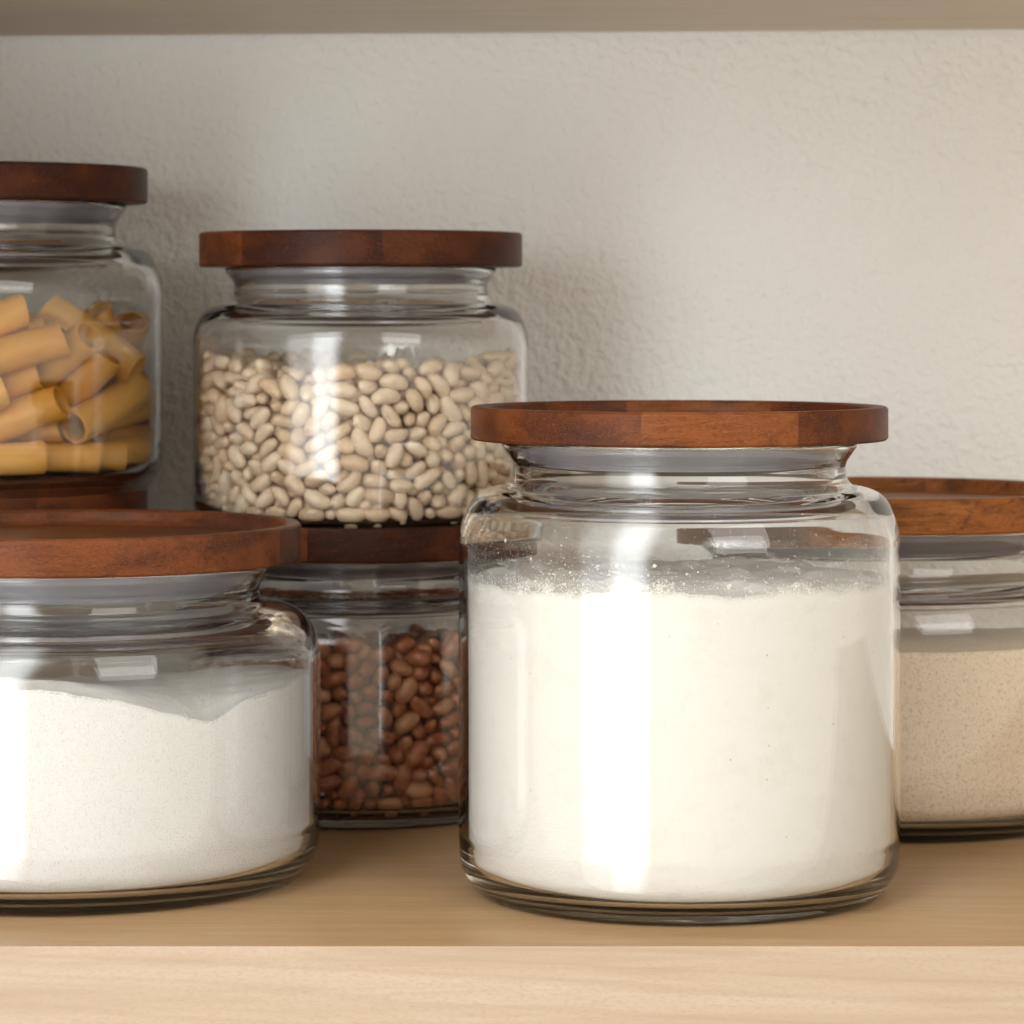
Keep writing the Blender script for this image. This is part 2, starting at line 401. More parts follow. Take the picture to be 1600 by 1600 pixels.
# dust clinging to the glass above the flour
def dust_film(top, rin, zmax, base, sway, amount):
    verts, faces, cov = [], [], []; seg, nz = 200, 14; r = rin - 0.0002
    for i in range(nz + 1):
        for q in range(seg):
            a = 2 * math.pi * q / seg; ca, sa = math.cos(a), math.sin(a)
            reach = base + sway * noise.noise(Vector((ca * 2.2, sa * 2.2, 4.0))) + sway * 0.6 * noise.noise(Vector((ca * 7, sa * 7, 2.0)))
            z0 = top(r * ca, r * sa) - 0.001
            f = i / nz; verts.append((r * ca, r * sa, z0 + f * min(reach, zmax - z0))); cov.append(amount * (1 - f) ** 1.3)
    for i in range(nz):
        for q in range(seg):
            p = (q + 1) % seg; faces.append((i * seg + q, i * seg + p, (i + 1) * seg + p, (i + 1) * seg + q))
    me = mesh('dust_film', verts, faces); at_ = me.attributes.new('cover', 'FLOAT', 'POINT')
    at_.data.foreach_set('value', cov); return me
M_DUST = mat_dust()
def dust_specks(top, rin, n, seed):
    """grains of flour stuck to the glass above the fill, thinning out upwards"""
    rnd = random.Random(seed); verts, faces = [], []
    hubs = [(rnd.uniform(0, 6.283), rnd.uniform(0.25, 0.9)) for _ in range(9)] + [(math.radians(222), 0.45), (math.radians(236), 0.2), (math.radians(285), 0.45), (math.radians(308), 0.6)]
    for _ in range(n):
        a0, sp = rnd.choice(hubs); a = rnd.gauss(a0, sp * 0.6) if rnd.random() < 0.75 else rnd.uniform(0, 6.283)
        sz = 0.0001 + 0.00024 * rnd.random() ** 3 + (0.0007 * rnd.random() if rnd.random() < 0.015 else 0); r = rin - sz * 0.4
        x, y = r * math.cos(a), r * math.sin(a)
        c = Vector((x, y, top(x, y) + min(0.030, rnd.expovariate(1 / 0.0068))))
        b0 = len(verts)
        ex = Vector((-math.sin(a), math.cos(a), 0)); en = Vector((math.cos(a), math.sin(a), 0)); ez = Vector((0, 0, 1))
        for d in (ex, -ex, ez, -ez, en * 0.5, -en * 0.9):
            verts.append(tuple(c + d * sz * rnd.uniform(0.7, 1.4)))
        for f in ((0, 2, 4), (2, 1, 4), (1, 3, 4), (3, 0, 4), (2, 0, 5), (1, 2, 5), (3, 1, 5), (0, 3, 5)): faces.append(tuple(b0 + q for q in f))
    return mesh('dust_specks', verts, faces, False)
obj('dust_film', dust_film(flour_top, rin, zs[2] - 0.004, 0.034, 0.012, 0.80), M_DUST, o_flour)
obj('dust_specks', dust_specks(flour_top, rin, 5200, 12), o_flour.data.materials[0], o_flour)

# --- sugar
x, y, R, H, lr, lt, zs, k = at(280, 1226, 295, 272, (813, 888, 908, 952), 43)
j_sugar, rin, _ = make_jar('short wide glass jar of sugar at the left front, with a dark tray-like wooden lid', x, y, 0, R, H, lr, lt, zs, 11, [(-1, (0.095, 0.030, 0.011)), (.93, (0.052, 0.018, 0.007))])
zsu = CAM_H - (1000 - HORIZON) * k
def sugar_top(px, py):
    u, v = px / R, py / R
    h = zsu + 0.0012 * N(px, py, 30, 2) + 0.0012 * N(px, py, 60, 1) + 0.0008 * N(px, py, 130, 4) + 0.0004 * N(px, py, 300, 7)
    h += 0.0118 * math.exp(-((u + 0.30) ** 2 / 0.38 + (v + 0.80) ** 2 / 0.50))       # heaped against the front
    h -= 0.0040 * math.exp(-((u + 0.15) ** 2 / 0.16 + (v - 0.60) ** 2 / 0.30))       # falling away behind
    f = u - 0.63 + 0.30 * (v + 0.75)
    h -= 0.0075 * math.exp(-(f ** 2 / (0.045 if f < 0 else 0.010) + (v + 0.75) ** 2 / 0.28))   # a scooped furrow
    h += 0.0056 * math.exp(-((u - 0.68) ** 2 / 0.07 + (v - 0.50) ** 2 / 0.16))
    h += 0.0062 * math.exp(-((u - 0.96) ** 2 / 0.03 + (v + 0.20) ** 2 / 0.15))
    return h
o_sugar, _ = powder('sugar', R, R - rin, sugar_top, mat_sugar(), 'white granulated sugar heaped in the short wide jar', 'sugar', j_sugar, 60, 240)
obj('dust_film', dust_film(sugar_top, rin, zs[2] - 0.003, 0.016, 0.006, 0.6), M_DUST, o_sugar)

# --- wholemeal flour
x, y, R, H, lr, lt, zs, k = at(1235, 1151, 262, 242, (771, 838, 868, 905), 40)
j_meal, rin, _ = make_jar('wide glass jar of speckled tan meal behind the flour jar, with an orange-brown lid', x, y, 0, R, H, lr, lt, zs, 29, [(-1, (0.165, 0.059, 0.016)), (-.4, (0.310, 0.116, 0.029)), (.31, (0.259, 0.092, 0.025))])
zme = CAM_H - (938 - HORIZON) * k
powder('ground_meal', R, R - rin, lambda a, b: zme + 0.0012 * N(a, b, 40) + 0.0006 * N(a, b, 160, 3), mat_bran(), 'speckled tan meal filling the wide right rear jar', 'ground meal', j_meal)

# ------------------------------------------------------------------ beans and pasta
# resting places of the beans and tubes (x, y, z in tenths of a millimetre, yaw and pitch in degrees), settled beforehand
WHITE = [
 -618,-56,591,-3,-21, 668,-216,211,145,-16, 471,552,192,140,82, 672,-275,574,68,-25, -197,540,596,-48,-16, -572,273,519,-51,19, 353,-610,36,-93,0,
 -597,370,36,172,0, -514,-158,436,-10,-26, 667,55,60,80,-68, -3,-668,580,-180,-27, -718,-102,749,-82,17, -290,569,683,84,9, 135,-647,592,-5,72,
 -384,616,83,-148,-49, -482,182,36,-111,0, 295,336,618,-25,29, -465,222,400,64,-61, 160,490,62,-18,68, -95,530,36,130,0, 53,-513,102,6,30,
 -143,663,701,94,-8, -662,78,219,78,37, 597,-69,520,107,27, 378,-85,552,-158,38, -80,-643,313,138,2, -447,-100,614,7,17, -122,356,472,93,-43,
 383,617,143,148,47, 714,-131,135,-100,-43, -447,-29,469,-170,42, 529,483,584,153,11, -379,-332,496,-134,8, 87,-622,516,-90,-21, -548,-454,720,99,20,
 589,-385,291,116,16, 634,231,587,-101,0, -615,-123,565,-7,-5, -520,136,324,175,36, 666,199,259,165,-11, -426,-426,58,120,58, 352,-545,670,-176,35,
 -497,-336,560,134,-14, -47,724,559,-176,18, 265,-443,215,31,-46, -498,-28,553,-1,20, -626,-90,61,124,67, -43,-643,498,-110,6, 410,599,210,146,60,
 198,-554,280,164,-14, -277,-530,473,79,25, 189,-583,542,-2,-19, 189,394,570,-142,-25, 215,-570,705,-107,32, 254,521,541,-93,12, 592,251,36,-171,0,
 458,-532,278,-72,18, 480,-544,586,41,7, 439,-447,596,88,28, -515,13,36,89,0, -73,590,270,-144,20, 698,38,690,177,-3, -259,-483,630,-108,-14,
 -61,-438,608,-105,16, 348,-518,111,-133,21, -104,613,201,20,-49, 182,681,696,128,21, -328,-437,645,42,-44, 134,-516,673,-29,-12, 705,-172,496,-104,39,
 405,602,560,-34,41, -515,4,178,90,-10, 512,-417,551,47,-30, -645,332,260,63,33, -609,-394,513,123,-81, 636,85,482,42,36, -274,-554,199,-35,-34,
 663,-295,107,-114,14, 244,-455,100,28,78, 451,-399,102,166,0, -222,-378,589,-127,19, 25,659,240,175,-30, 106,-718,428,-172,-68, 152,692,97,29,2,
 189,-302,509,-25,28, 635,286,675,-89,-32, 276,-498,356,-134,15, 360,584,711,71,-13, -460,530,737,104,-8, -315,654,489,26,-26, -250,-609,134,-153,15,
 292,585,495,-63,-22, -421,297,111,-125,8, 559,-4,606,-130,-63, -53,676,732,-7,14, -609,348,214,142,-19, 559,427,292,-170,-19, -427,-587,480,-36,41,
 -429,386,156,-55,7, -124,-663,625,-153,-25, -314,-563,344,69,34, -487,189,519,-83,-42, 499,-492,318,-64,5, -288,-282,504,-130,51, 271,-673,565,22,-59,
 -369,543,589,32,15, -512,-169,200,-156,26, 131,499,287,-15,15, 704,15,200,-33,-5, 51,371,559,48,25, 11,516,62,-1,58, 547,239,219,-84,-6,
 -33,591,36,-116,0, 40,-704,461,56,-16, -137,-439,633,-122,22, 499,499,389,-167,-25, -446,395,36,-67,0, -611,350,344,156,37, -286,-487,546,168,-16,
 -502,117,81,-103,-49, -529,-275,337,-90,-4, 297,-421,280,35,-39, -127,-582,36,-66,0, -464,524,598,113,-2, -710,148,263,78,-49, -376,382,97,175,-5,
 392,364,407,-174,-27, 206,599,293,118,-12, -71,535,226,-84,26, -291,576,100,-43,0, -156,407,675,72,29, -462,-277,394,-172,-16, 528,-96,327,132,-14,
 161,-637,450,-152,13, 181,-703,312,-166,-69, 14,-440,479,65,-10, -542,-428,593,164,4, 466,-333,191,-115,-50, -214,-668,599,95,14, -725,-33,228,-87,21,
 557,258,495,-56,-8, -684,-24,670,27,-32, 137,687,556,99,13, 456,565,61,141,66, -726,-19,483,-88,54, 67,-416,592,108,-43, -192,505,101,-42,3,
 96,-571,125,16,-46, -605,-208,241,-118,-18, 360,399,323,-96,3, 555,-115,669,97,-33, -581,436,61,53,72, -223,609,91,-26,8, 410,-523,432,49,-65,
 508,518,60,136,65, -121,-616,478,144,-58, 248,550,454,-52,-34, -573,411,380,105,5, 53,724,338,176,-80, 343,-414,323,96,4, -463,376,256,176,10,
 647,-70,279,126,11, -421,-338,234,41,-27, -268,-674,176,158,36, -493,-149,101,-73,-7, -219,666,390,88,1, -565,456,461,-129,50, 632,-227,367,84,19,
 170,513,421,-132,-4, 725,15,592,91,25, 16,-621,668,150,35, -437,552,36,114,0, -421,-497,280,-139,38, -449,388,313,84,-7, -537,489,61,-132,-68,
 -514,-43,271,-85,-69, 511,66,326,-83,-34, -704,-61,36,-37,0, 693,-136,318,22,-25, -96,566,145,-173,29, -28,-588,313,-32,9, -628,193,57,-21,-41,
 176,626,36,106,0, 618,-334,36,129,0, 613,49,403,-93,12, -322,650,36,-154,0, 516,-17,251,88,-82, -72,673,68,151,62, 343,-401,527,91,-6,
 -479,-368,499,-45,13, 192,-563,123,65,40, -482,-543,338,-42,3, -467,523,527,-71,2, 61,-635,60,-109,-64, 620,125,572,-148,-52, -564,182,512,138,-44,
 -450,406,690,-140,-13, -538,63,448,-177,9, 451,450,36,-152,0, 110,608,266,-130,-38, -451,-203,528,-21,-34, -395,331,326,-130,45, 110,-693,252,86,-20,
 -441,-310,169,58,-21, 486,-516,508,157,45, -75,-510,176,-8,-63, -461,-285,527,-50,6, -161,635,180,-65,-50, 51,-513,427,-174,27, 30,583,686,128,5,
 435,323,465,-130,-24, 499,-99,456,-7,3, -514,-159,36,46,0, 127,-683,329,-106,17, -612,-129,484,-74,-38, -415,-307,61,126,74, 683,161,522,-2,-19,
 217,489,456,106,68, -374,-622,277,-31,38, -610,-249,498,104,33, 384,589,36,29,0, 644,-276,680,175,3, 368,492,56,122,49, -400,-47,541,72,-46,
 380,524,135,-149,24, -230,-569,50,156,-30, -91,569,442,18,61, 456,565,380,141,-62, 481,214,519,7,-29, 244,512,610,-121,9, 262,641,322,106,-9,
 -507,-75,452,-73,35, -679,184,421,134,15, 581,-142,238,-1,-36, 483,-156,564,-46,5, 141,-441,492,-55,55, -310,-549,135,-20,-42, 359,-550,502,-151,-46,
 652,-261,160,141,-19, 531,82,225,38,-19, 485,422,433,-106,3, -406,540,322,59,69, 593,418,469,-55,33, -511,-398,174,14,23, -6,630,563,56,5,
 -79,613,61,2,60, -221,667,36,125,0, 617,383,177,122,-24, -28,-617,376,-12,17, -415,-560,574,-98,-14, -588,-391,274,44,-42, 719,97,60,-82,61,
 -571,288,709,17,22, -316,-633,464,19,-12, 410,529,214,-58,-68, -470,345,87,-86,-30, 587,47,113,50,-44, 596,371,105,10,1, 162,529,536,172,-14,
 -626,367,122,-120,36, -473,104,502,-171,3, 481,-369,306,179,-10, -212,534,443,39,-65, 563,122,276,75,-24, 310,-486,61,163,68, 678,189,36,-16,0,
 576,400,563,-146,21, 537,-133,602,121,-25, 25,-674,95,139,16, -405,602,235,-146,-3, 527,462,336,-128,21, -306,218,539,-105,-58, -285,512,263,-16,-1,
 501,-471,405,81,7, -629,311,36,-6,0, 596,311,61,177,-68, 385,-207,474,167,55, -373,-403,385,-102,-15, 480,399,59,-58,-61, 446,399,509,10,-9,
 -654,102,158,-171,-30, 456,323,613,178,4, -421,-519,714,70,-16, -449,-398,703,177,3, 604,76,168,132,-26, 246,-656,478,-79,-17, 80,-462,517,-143,-76,
 619,-378,474,59,14, -333,-580,59,35,-59, -212,-535,131,158,-54, 344,639,445,152,-73, 497,139,285,106,69, 659,305,159,115,-56, 535,-88,395,-11,8,
 -407,-469,555,-12,-3, 562,-212,487,106,46, -377,551,213,-75,65, 7,-642,165,60,-12, 492,154,170,-73,39, 322,623,220,-133,-13, -144,657,442,154,-17,
 -678,-258,641,111,-29, -512,-209,155,-40,26, -610,3,497,176,-42, -675,266,692,-111,27, -589,-307,269,124,-64, 593,-125,567,87,25, -609,197,727,129,21,
 375,-593,165,100,9, 487,176,425,120,-66, -625,368,640,-120,12, -575,-236,98,-84,-6, -565,-456,115,129,-60, -9,635,483,-126,-25, -569,332,438,-89,-67,
 383,-140,513,-47,65, -374,-469,465,76,-47, -626,-367,651,-60,-43, 646,331,396,117,-71, 579,155,469,-50,25, 123,376,481,96,59, 465,441,262,62,42,
 717,-69,336,-73,60, 525,97,497,-22,20, -399,444,36,114,0, 615,250,357,149,68, -387,-365,58,39,54, 679,197,394,-20,27, 675,267,59,-68,-62,
 638,345,36,118,0, -125,701,368,150,38, -569,-247,166,124,8, 130,-402,551,112,-56, -96,719,428,8,-45, -192,682,325,-37,36, 308,-510,604,-49,-7,
 -27,-517,61,4,-66, 295,256,573,-146,-41, 237,-624,60,69,63, 310,-412,36,-143,0, 293,538,672,-79,-24, -518,-475,189,-148,27, 217,495,370,-138,-10,
 -28,725,270,-178,-70, -600,-10,158,31,6, -635,-76,342,136,40, -724,44,649,-93,-19, -667,-213,303,-148,13, 171,586,455,59,-55, 87,-644,693,-143,42,
 -65,574,339,0,-27, 431,-282,245,57,-3, -515,-14,385,-88,-38, -183,678,630,109,30, 324,549,547,90,13, -597,94,707,17,-30, -521,506,289,-134,88,
 -468,-475,673,-121,15, -725,15,298,89,19, 632,114,36,-140,0, 290,-450,470,145,67, 409,255,631,18,45, 286,-568,161,-32,42, 188,-582,634,-126,48,
 498,-309,620,176,21, -318,-486,247,-148,-5, 290,460,591,55,13, -640,179,247,91,-45, -670,206,488,146,17, -455,-489,375,-28,-16, -579,437,166,-127,30,
 -274,-544,280,147,23, 176,681,325,-131,14, -375,473,100,-53,-31, -632,-198,654,101,-28, -603,277,257,75,58, 395,332,287,-50,52, 606,-47,682,47,-49,
 -227,-487,240,73,37, 351,-504,282,-139,17, -384,449,630,132,-57, 679,-175,267,-31,14, 172,-445,643,28,11, 544,-22,369,-8,29, 237,609,243,35,34,
 -538,27,232,154,-24, -576,402,242,-18,-18, -390,-285,648,-117,46, -4,702,354,114,27, 438,314,36,-162,0, -646,46,121,-10,57, -500,-526,557,-44,9,
 -508,486,705,133,32, 497,-5,643,121,-38, -512,392,36,111,0, -221,668,158,115,31, 208,-482,584,-57,7, -650,173,615,18,8, -97,681,651,63,16,
 -232,688,100,-161,8, 512,-141,509,29,30, 633,-182,500,77,-1, -339,-511,625,-106,46, -61,650,308,43,-33, -127,-505,514,-57,18, 102,632,169,100,-30,
 -104,502,569,-121,18, -601,-223,36,172,0, -523,367,617,-50,47, -347,483,425,-114,25, 531,-88,221,168,34, 270,659,187,-170,22, -539,-450,376,-119,20,
 500,177,572,55,7, 560,366,655,45,48, 95,511,692,-141,-52, 701,36,444,-166,-24, -33,-515,238,176,56, 548,-476,80,-131,48, 591,271,544,38,-35,
 -270,-487,405,-77,6, -611,261,169,73,-2, -576,238,372,39,51, -192,-550,290,71,-50, -282,669,645,-157,-19, -689,-145,36,-17,0, -33,642,156,104,24,
 -549,375,161,-136,-5, -679,-191,364,-24,8, 376,479,236,155,-46, -58,700,476,93,32, -539,307,343,66,24, -574,103,263,40,12, 89,-528,541,177,9,
 -334,-497,415,129,-65, -622,-323,135,-168,13, 372,-388,250,-62,35, 262,677,469,159,3, 537,407,493,83,42, -516,391,334,-169,-49, 390,442,181,23,22,
 -531,-180,587,42,13, -479,-191,365,-68,27, 476,515,477,-114,13, -155,-683,679,96,6, -492,-222,36,45,0, -605,281,103,-110,1, 550,-339,524,150,41,
 442,-575,36,38,0, 16,702,36,-107,0, 233,402,646,68,4, 464,-273,36,117,0, 378,508,583,-92,-6, -3,-518,653,35,33, -197,609,272,-99,14,
 -345,391,461,174,-14, -651,-263,113,-147,-21, 635,-284,753,6,3, 408,86,459,-157,14, 322,651,316,-26,77, -168,-706,111,-13,-27, -373,244,479,16,79,
 -142,561,680,-35,16, 487,-170,59,71,60, -59,629,681,48,-17, -116,-469,567,-125,28, 650,-136,137,-98,22, 8,-535,159,-130,-3, -152,-493,128,-17,51,
 -167,-706,207,-13,27, 228,-664,298,112,24, -139,693,161,146,8, -481,-513,226,67,25, 175,-510,332,130,-20, 419,-334,446,165,-35, 460,-321,700,-85,4,
 605,-378,124,-11,-59, 560,424,626,4,-7, -544,480,209,49,-32, -588,62,98,-61,1, 503,-408,646,-8,-43, -637,296,381,-15,-28, -69,647,520,49,27,
 508,77,627,-21,19, -102,627,573,-65,1, 64,-723,537,5,-54, 724,51,357,94,81, 287,429,215,146,31, -213,470,292,24,-46, -528,-93,324,-22,-23,
 -430,499,164,-88,13, 560,-461,600,51,-36, 179,574,597,-161,-15, -522,-191,655,-56,-22, 167,-706,493,13,-53, 489,-230,368,161,22, 434,-444,249,42,40,
 499,527,297,-43,-77, 181,-703,648,-166,9, -218,-400,507,50,-51, -494,204,104,-161,-6, 531,109,420,7,9, 384,579,648,-156,-2, -27,-638,628,-100,29,
 572,300,303,10,47, -147,423,608,-52,-23, -26,512,578,-107,9, -38,-651,438,159,-8, -421,511,677,75,26, 517,291,95,168,9, -318,350,634,-166,36,
 -224,398,466,17,22, -110,-504,287,-12,58, -178,395,546,-52,-32, -219,-546,370,-137,-4, -703,-181,561,104,-4, 506,-321,267,-23,-25,
 -78,-570,448,-85,-83, -426,291,36,56,0, -697,35,708,-164,17, -693,100,534,172,-16, 396,-396,659,135,-33, 458,563,526,-39,35, -628,363,505,60,-1,
 -581,-112,627,-4,-6, -493,211,669,-166,62, -519,-338,239,-64,11, -577,-45,253,85,-47, -608,351,566,171,20, -239,-619,332,-30,37, -278,671,729,22,40,
 -422,-335,424,-162,-20, -97,-507,61,169,68, 422,518,54,132,-44, -307,586,539,20,20, 566,-206,247,178,-1, 643,-95,205,134,19, 725,-38,512,87,-40,
 568,152,172,7,55, 245,-488,304,-40,-30, 587,-282,269,-26,29, 461,-348,577,133,-22, -174,-628,535,93,-32, -282,-579,591,65,-37, -138,-628,215,-146,14,
 -620,-337,733,-49,-1, 151,-640,381,-6,-12, -514,46,314,85,-45, 136,625,696,-60,-41, 519,346,140,-56,22, 566,-423,678,147,43, -13,-725,36,-1,0,
 280,461,162,-148,-8, 272,-648,410,142,-9, -234,487,154,-42,0, -457,-524,503,-2,20, -323,430,386,-61,34, 207,696,231,-17,56, 286,519,329,-78,10,
 497,203,49,-1,-31, 639,343,625,118,9, 483,234,116,-12,-7, 477,316,183,158,-57, 287,-572,634,-43,-1, -601,-51,408,-2,-37, 351,469,402,-27,73,
 -691,-131,440,-155,-25, -543,-154,518,-125,-11, -642,-52,219,-49,-8, 146,551,61,-174,-69, -621,217,414,141,-30, 393,-423,395,50,22,
 -444,392,467,-79,-40, -634,-68,687,-138,-16, 568,-256,391,-103,-12, 34,650,163,97,-23, -124,-579,264,-150,10, -597,68,640,-169,28,
 203,-672,114,110,19, -313,463,205,-122,0, -588,-123,696,-137,4, -313,409,324,-143,11, 484,-365,501,29,-38, 533,-322,675,-100,-8,
 -500,-495,616,-172,16, 646,-122,51,-27,33, -137,-649,392,176,23, 242,-431,545,-30,38, 490,-337,89,175,30, -145,687,101,-104,4, 642,-19,563,143,39,
 -457,355,584,-128,-8, -449,10,683,-30,10, 223,465,63,154,-67, 282,-669,61,23,-72, -286,535,744,-64,-8, -239,-685,498,-19,63, 76,534,50,86,31,
 -373,541,491,9,-47, -494,339,475,103,22, 90,720,507,-7,-46, 474,223,621,43,16, 19,-641,526,-93,-32, 689,-228,422,72,45, 104,695,320,-122,-15,
 335,550,194,-151,-1, -325,406,690,176,47, 541,333,355,38,31, -342,-386,236,-42,44, -361,357,525,-64,1, -539,-262,498,116,50, 436,-276,416,-122,-75,
 278,-366,570,-42,19, 572,-340,433,43,5, 643,-280,228,-34,22, -634,-353,84,-61,31, -515,-28,113,93,-14, 624,147,385,149,29, 455,380,189,-1,13,
 -690,-141,113,39,21, 276,-379,473,-29,-42, -504,188,360,-48,18, 576,11,501,-17,-39, 163,458,581,-154,88, 28,-586,36,-158,0, 323,415,631,-82,-43,
 252,680,394,-20,-16, -134,519,253,-80,38, -428,-390,351,20,-39, 295,-487,163,25,-22, 137,650,224,-28,-2, -511,-346,403,104,57, -626,-166,100,46,10,
 -700,194,333,-106,84, -636,-350,235,119,-86, 229,-619,587,-153,-5, 123,715,261,170,-4, -706,41,506,-158,38, 561,432,36,173,0, -704,7,359,163,32,
 142,-593,329,176,10, 599,-11,327,7,31, -699,82,360,-34,25, -101,542,623,148,-16, -585,-308,369,-66,28, -480,440,613,-17,31, 478,443,557,139,-23,
 -526,-110,166,41,20, 158,-556,210,-8,-11, 396,-330,154,50,-71, 689,-119,549,161,5, -487,506,36,-70,0, -29,571,635,128,-19, 440,312,381,-174,-5,
 -491,221,295,129,-8, 243,-561,445,-5,-84, 84,642,371,-27,-11, 382,-414,467,-117,-22, -167,-569,413,35,-4, 204,500,248,95,2, -278,-287,588,154,14,
 228,-462,390,-154,-12, 448,-214,691,167,-23, 257,603,151,84,-40, 267,-486,669,1,20, 101,-529,473,-145,11, 0,726,462,-180,-65, -216,634,680,-106,-48,
 681,-208,118,-29,58, -359,405,157,130,-20, -149,490,436,25,-41, -126,-557,178,162,48, 397,365,36,22,0, -649,23,253,-1,-20, -283,332,525,103,-86,
 -680,-172,502,-169,-25, -488,-353,48,-2,25, -382,-429,237,-44,-45, -378,133,485,-58,-65, 514,-432,482,-131,30, 303,-622,465,-71,35,
 542,-248,725,27,-29, -551,180,241,13,29, -68,-700,110,-112,-29, -532,249,466,-58,16, -143,699,504,-17,22, -409,-600,412,-34,40, 658,-214,710,-17,24,
 209,-486,451,159,10, -153,685,36,125,0, 52,572,566,99,-36, 108,-717,36,9,0, -243,-661,402,-122,-35, 459,-434,366,59,-23, 347,407,51,20,33,
 320,-404,154,38,52, -662,241,273,-17,37, -10,531,288,-65,52, -286,430,134,34,63, 630,-39,451,24,26, 714,-129,727,80,-29, 541,350,36,-126,0,
 -238,661,590,-101,7, -118,-716,319,171,-31, 658,114,190,130,-44, 698,198,570,-74,31, 695,209,706,-73,10, 434,-564,683,89,46, -228,408,664,-108,4,
 -408,576,124,125,39, 186,-678,36,132,0, -312,655,560,-155,25, -82,-631,561,-124,7, -443,466,98,-62,-4, -181,483,362,-159,64, -513,477,493,104,-3,
 232,482,307,-72,-3, 603,278,185,105,-29, 459,-374,232,169,5, 464,-527,208,113,-22, -657,249,36,0,0, -210,-606,207,-116,-32, 404,-504,157,131,38,
 -517,401,536,-176,-18, -191,-540,466,-19,27, -41,-724,536,-3,-19, 632,305,250,-134,16, 419,567,449,90,-10, -4,-588,101,-160,-1,
 -148,-416,478,-141,-75, 210,523,672,-110,15, 203,-398,454,-44,-6, 202,-509,512,39,10, -259,479,385,88,18, -347,400,599,42,7, 490,380,342,134,-79,
 -577,169,106,-70,2, 422,339,550,-1,-6, -525,-122,382,-139,-8, -356,-349,623,30,-25, -634,-352,438,-61,-43, 506,318,436,-115,23, -482,-441,36,-87,0,
 -19,-725,192,-2,41, 346,427,546,-56,14, -611,-391,356,123,-16, 246,-639,678,91,-34, 262,612,428,144,8, 446,-258,166,-120,15, 607,-63,123,24,57,
 -185,-482,190,-21,51, 521,-505,222,46,-87, -87,509,331,11,-57, -343,-415,36,-107,0, 491,-223,439,-39,-22, 696,204,329,-74,12, 312,-656,621,-155,59,
 95,642,654,-132,19, 273,-657,244,164,-31, -422,-426,141,10,-2, 280,-670,342,-157,27, -484,300,393,-139,21, -548,200,590,151,-12, 630,-359,704,60,25,
 609,337,572,33,-28, 384,616,329,148,-81, 690,-137,418,-159,12, 502,-320,359,135,-25, 414,438,614,41,-1, 719,-97,61,82,70, -38,687,612,61,18,
 568,-453,213,-129,89, 428,-287,82,56,46, 704,116,736,55,50, 625,1,222,81,67, -156,471,518,-78,-12, 614,-343,242,152,-30, 215,-693,172,17,-4,
 -517,484,381,93,25, 473,-551,123,41,43, -294,638,143,-41,17, -358,540,36,83,0, 315,654,566,-26,-61, 650,-135,680,-33,-3, 205,-580,36,-153,0,
 -504,109,224,-102,7, -32,483,500,-70,-31, 603,-156,442,-82,-10, -538,356,100,104,-7, 153,565,186,129,88, -526,262,105,17,-4, -199,-698,36,164,0,
 119,-716,125,-171,7, 521,475,131,79,13, 697,-201,356,-106,-47, -352,-549,556,-56,62, 538,220,418,-33,-48, 313,-501,493,27,0, 462,-43,588,155,-24,
 349,-611,550,105,31, 642,-1,120,-172,-43, -645,93,36,32,0, -540,-339,683,6,23, 426,-412,184,168,6, -579,5,609,-168,30, 569,231,153,-57,1,
 394,-226,573,154,-10, 490,-161,285,-108,-4, -705,26,36,-39,0, 441,166,667,-133,-39, 388,-589,93,85,1, -111,-695,36,99,0, 718,-103,610,-98,26,
 702,3,286,-2,-26, -674,269,111,68,-15, -172,572,36,-116,0, 542,360,280,-171,-45, -74,-569,64,-2,-57, -255,448,234,30,-38, 563,169,529,-151,-13,
 453,448,676,50,-5, 271,-589,238,162,-30, -327,-393,449,129,21, 145,449,469,-80,-41, -191,-550,562,-118,33, 423,427,381,-176,6, -185,-443,574,60,-9,
 -375,-545,325,-171,87, 500,24,553,61,31, -548,-2,464,20,37, -175,-704,361,166,-30, 65,-703,629,53,-3, -218,-692,253,163,-28, 509,-434,246,-127,-61,
 57,-644,366,90,-46, 529,-266,36,118,0, -621,375,435,-121,1, 530,104,36,36,0, 350,636,630,-29,-53, -91,661,248,10,-42, 672,210,641,-134,25,
 541,448,184,-155,26, -652,-52,505,26,63, 57,512,410,-6,13, -149,547,344,-176,83, -75,-549,602,78,-38, 383,-496,36,-93,0, 267,-398,636,-76,-8,
 -384,378,215,-78,7, -160,-592,131,-104,57, 429,-586,518,36,-51, 307,415,349,-37,60, 179,627,101,26,-11, -412,-519,431,-29,-26, 1,726,679,0,-24,
 224,554,36,40,0, -471,553,304,-140,-88, 700,60,146,157,-1, -651,260,530,135,3, 552,131,587,59,22, 2,651,98,-48,-3, 62,354,481,-77,15,
 -336,574,282,44,-51, 355,324,479,73,-33, -724,43,101,87,0, -231,-484,331,81,38, -268,462,535,155,74, 559,-275,320,-114,-4, 377,-299,497,-61,22,
 -176,620,561,-57,29, 536,174,653,6,25, -10,-554,516,-7,-27, 10,571,114,-4,39, -241,385,596,-66,-10, -492,-290,280,-65,10, 723,67,519,-85,28,
 -184,593,500,-121,36, -649,156,675,-73,-16, -423,-418,433,64,26, -226,-464,62,-26,-81, 130,562,302,-5,-41, -570,-411,428,59,-18,
 -589,-200,430,127,-55, -323,-403,164,141,-59, 471,383,637,156,-58, 423,453,439,-101,30, 696,-87,473,15,-22, 184,-482,188,-159,19, 337,-619,368,153,20,
 546,-267,120,24,51, 571,-56,261,-104,41, -442,309,251,171,-18, -108,-699,467,-59,27, -361,-466,311,47,-42, -445,-238,652,-121,20,
 -274,-642,536,-142,-20, -211,574,718,-133,-37, 327,-401,394,44,30, -462,282,313,135,-3, 435,552,293,-100,16, 538,36,36,-149,0, -371,-424,508,-3,-2,
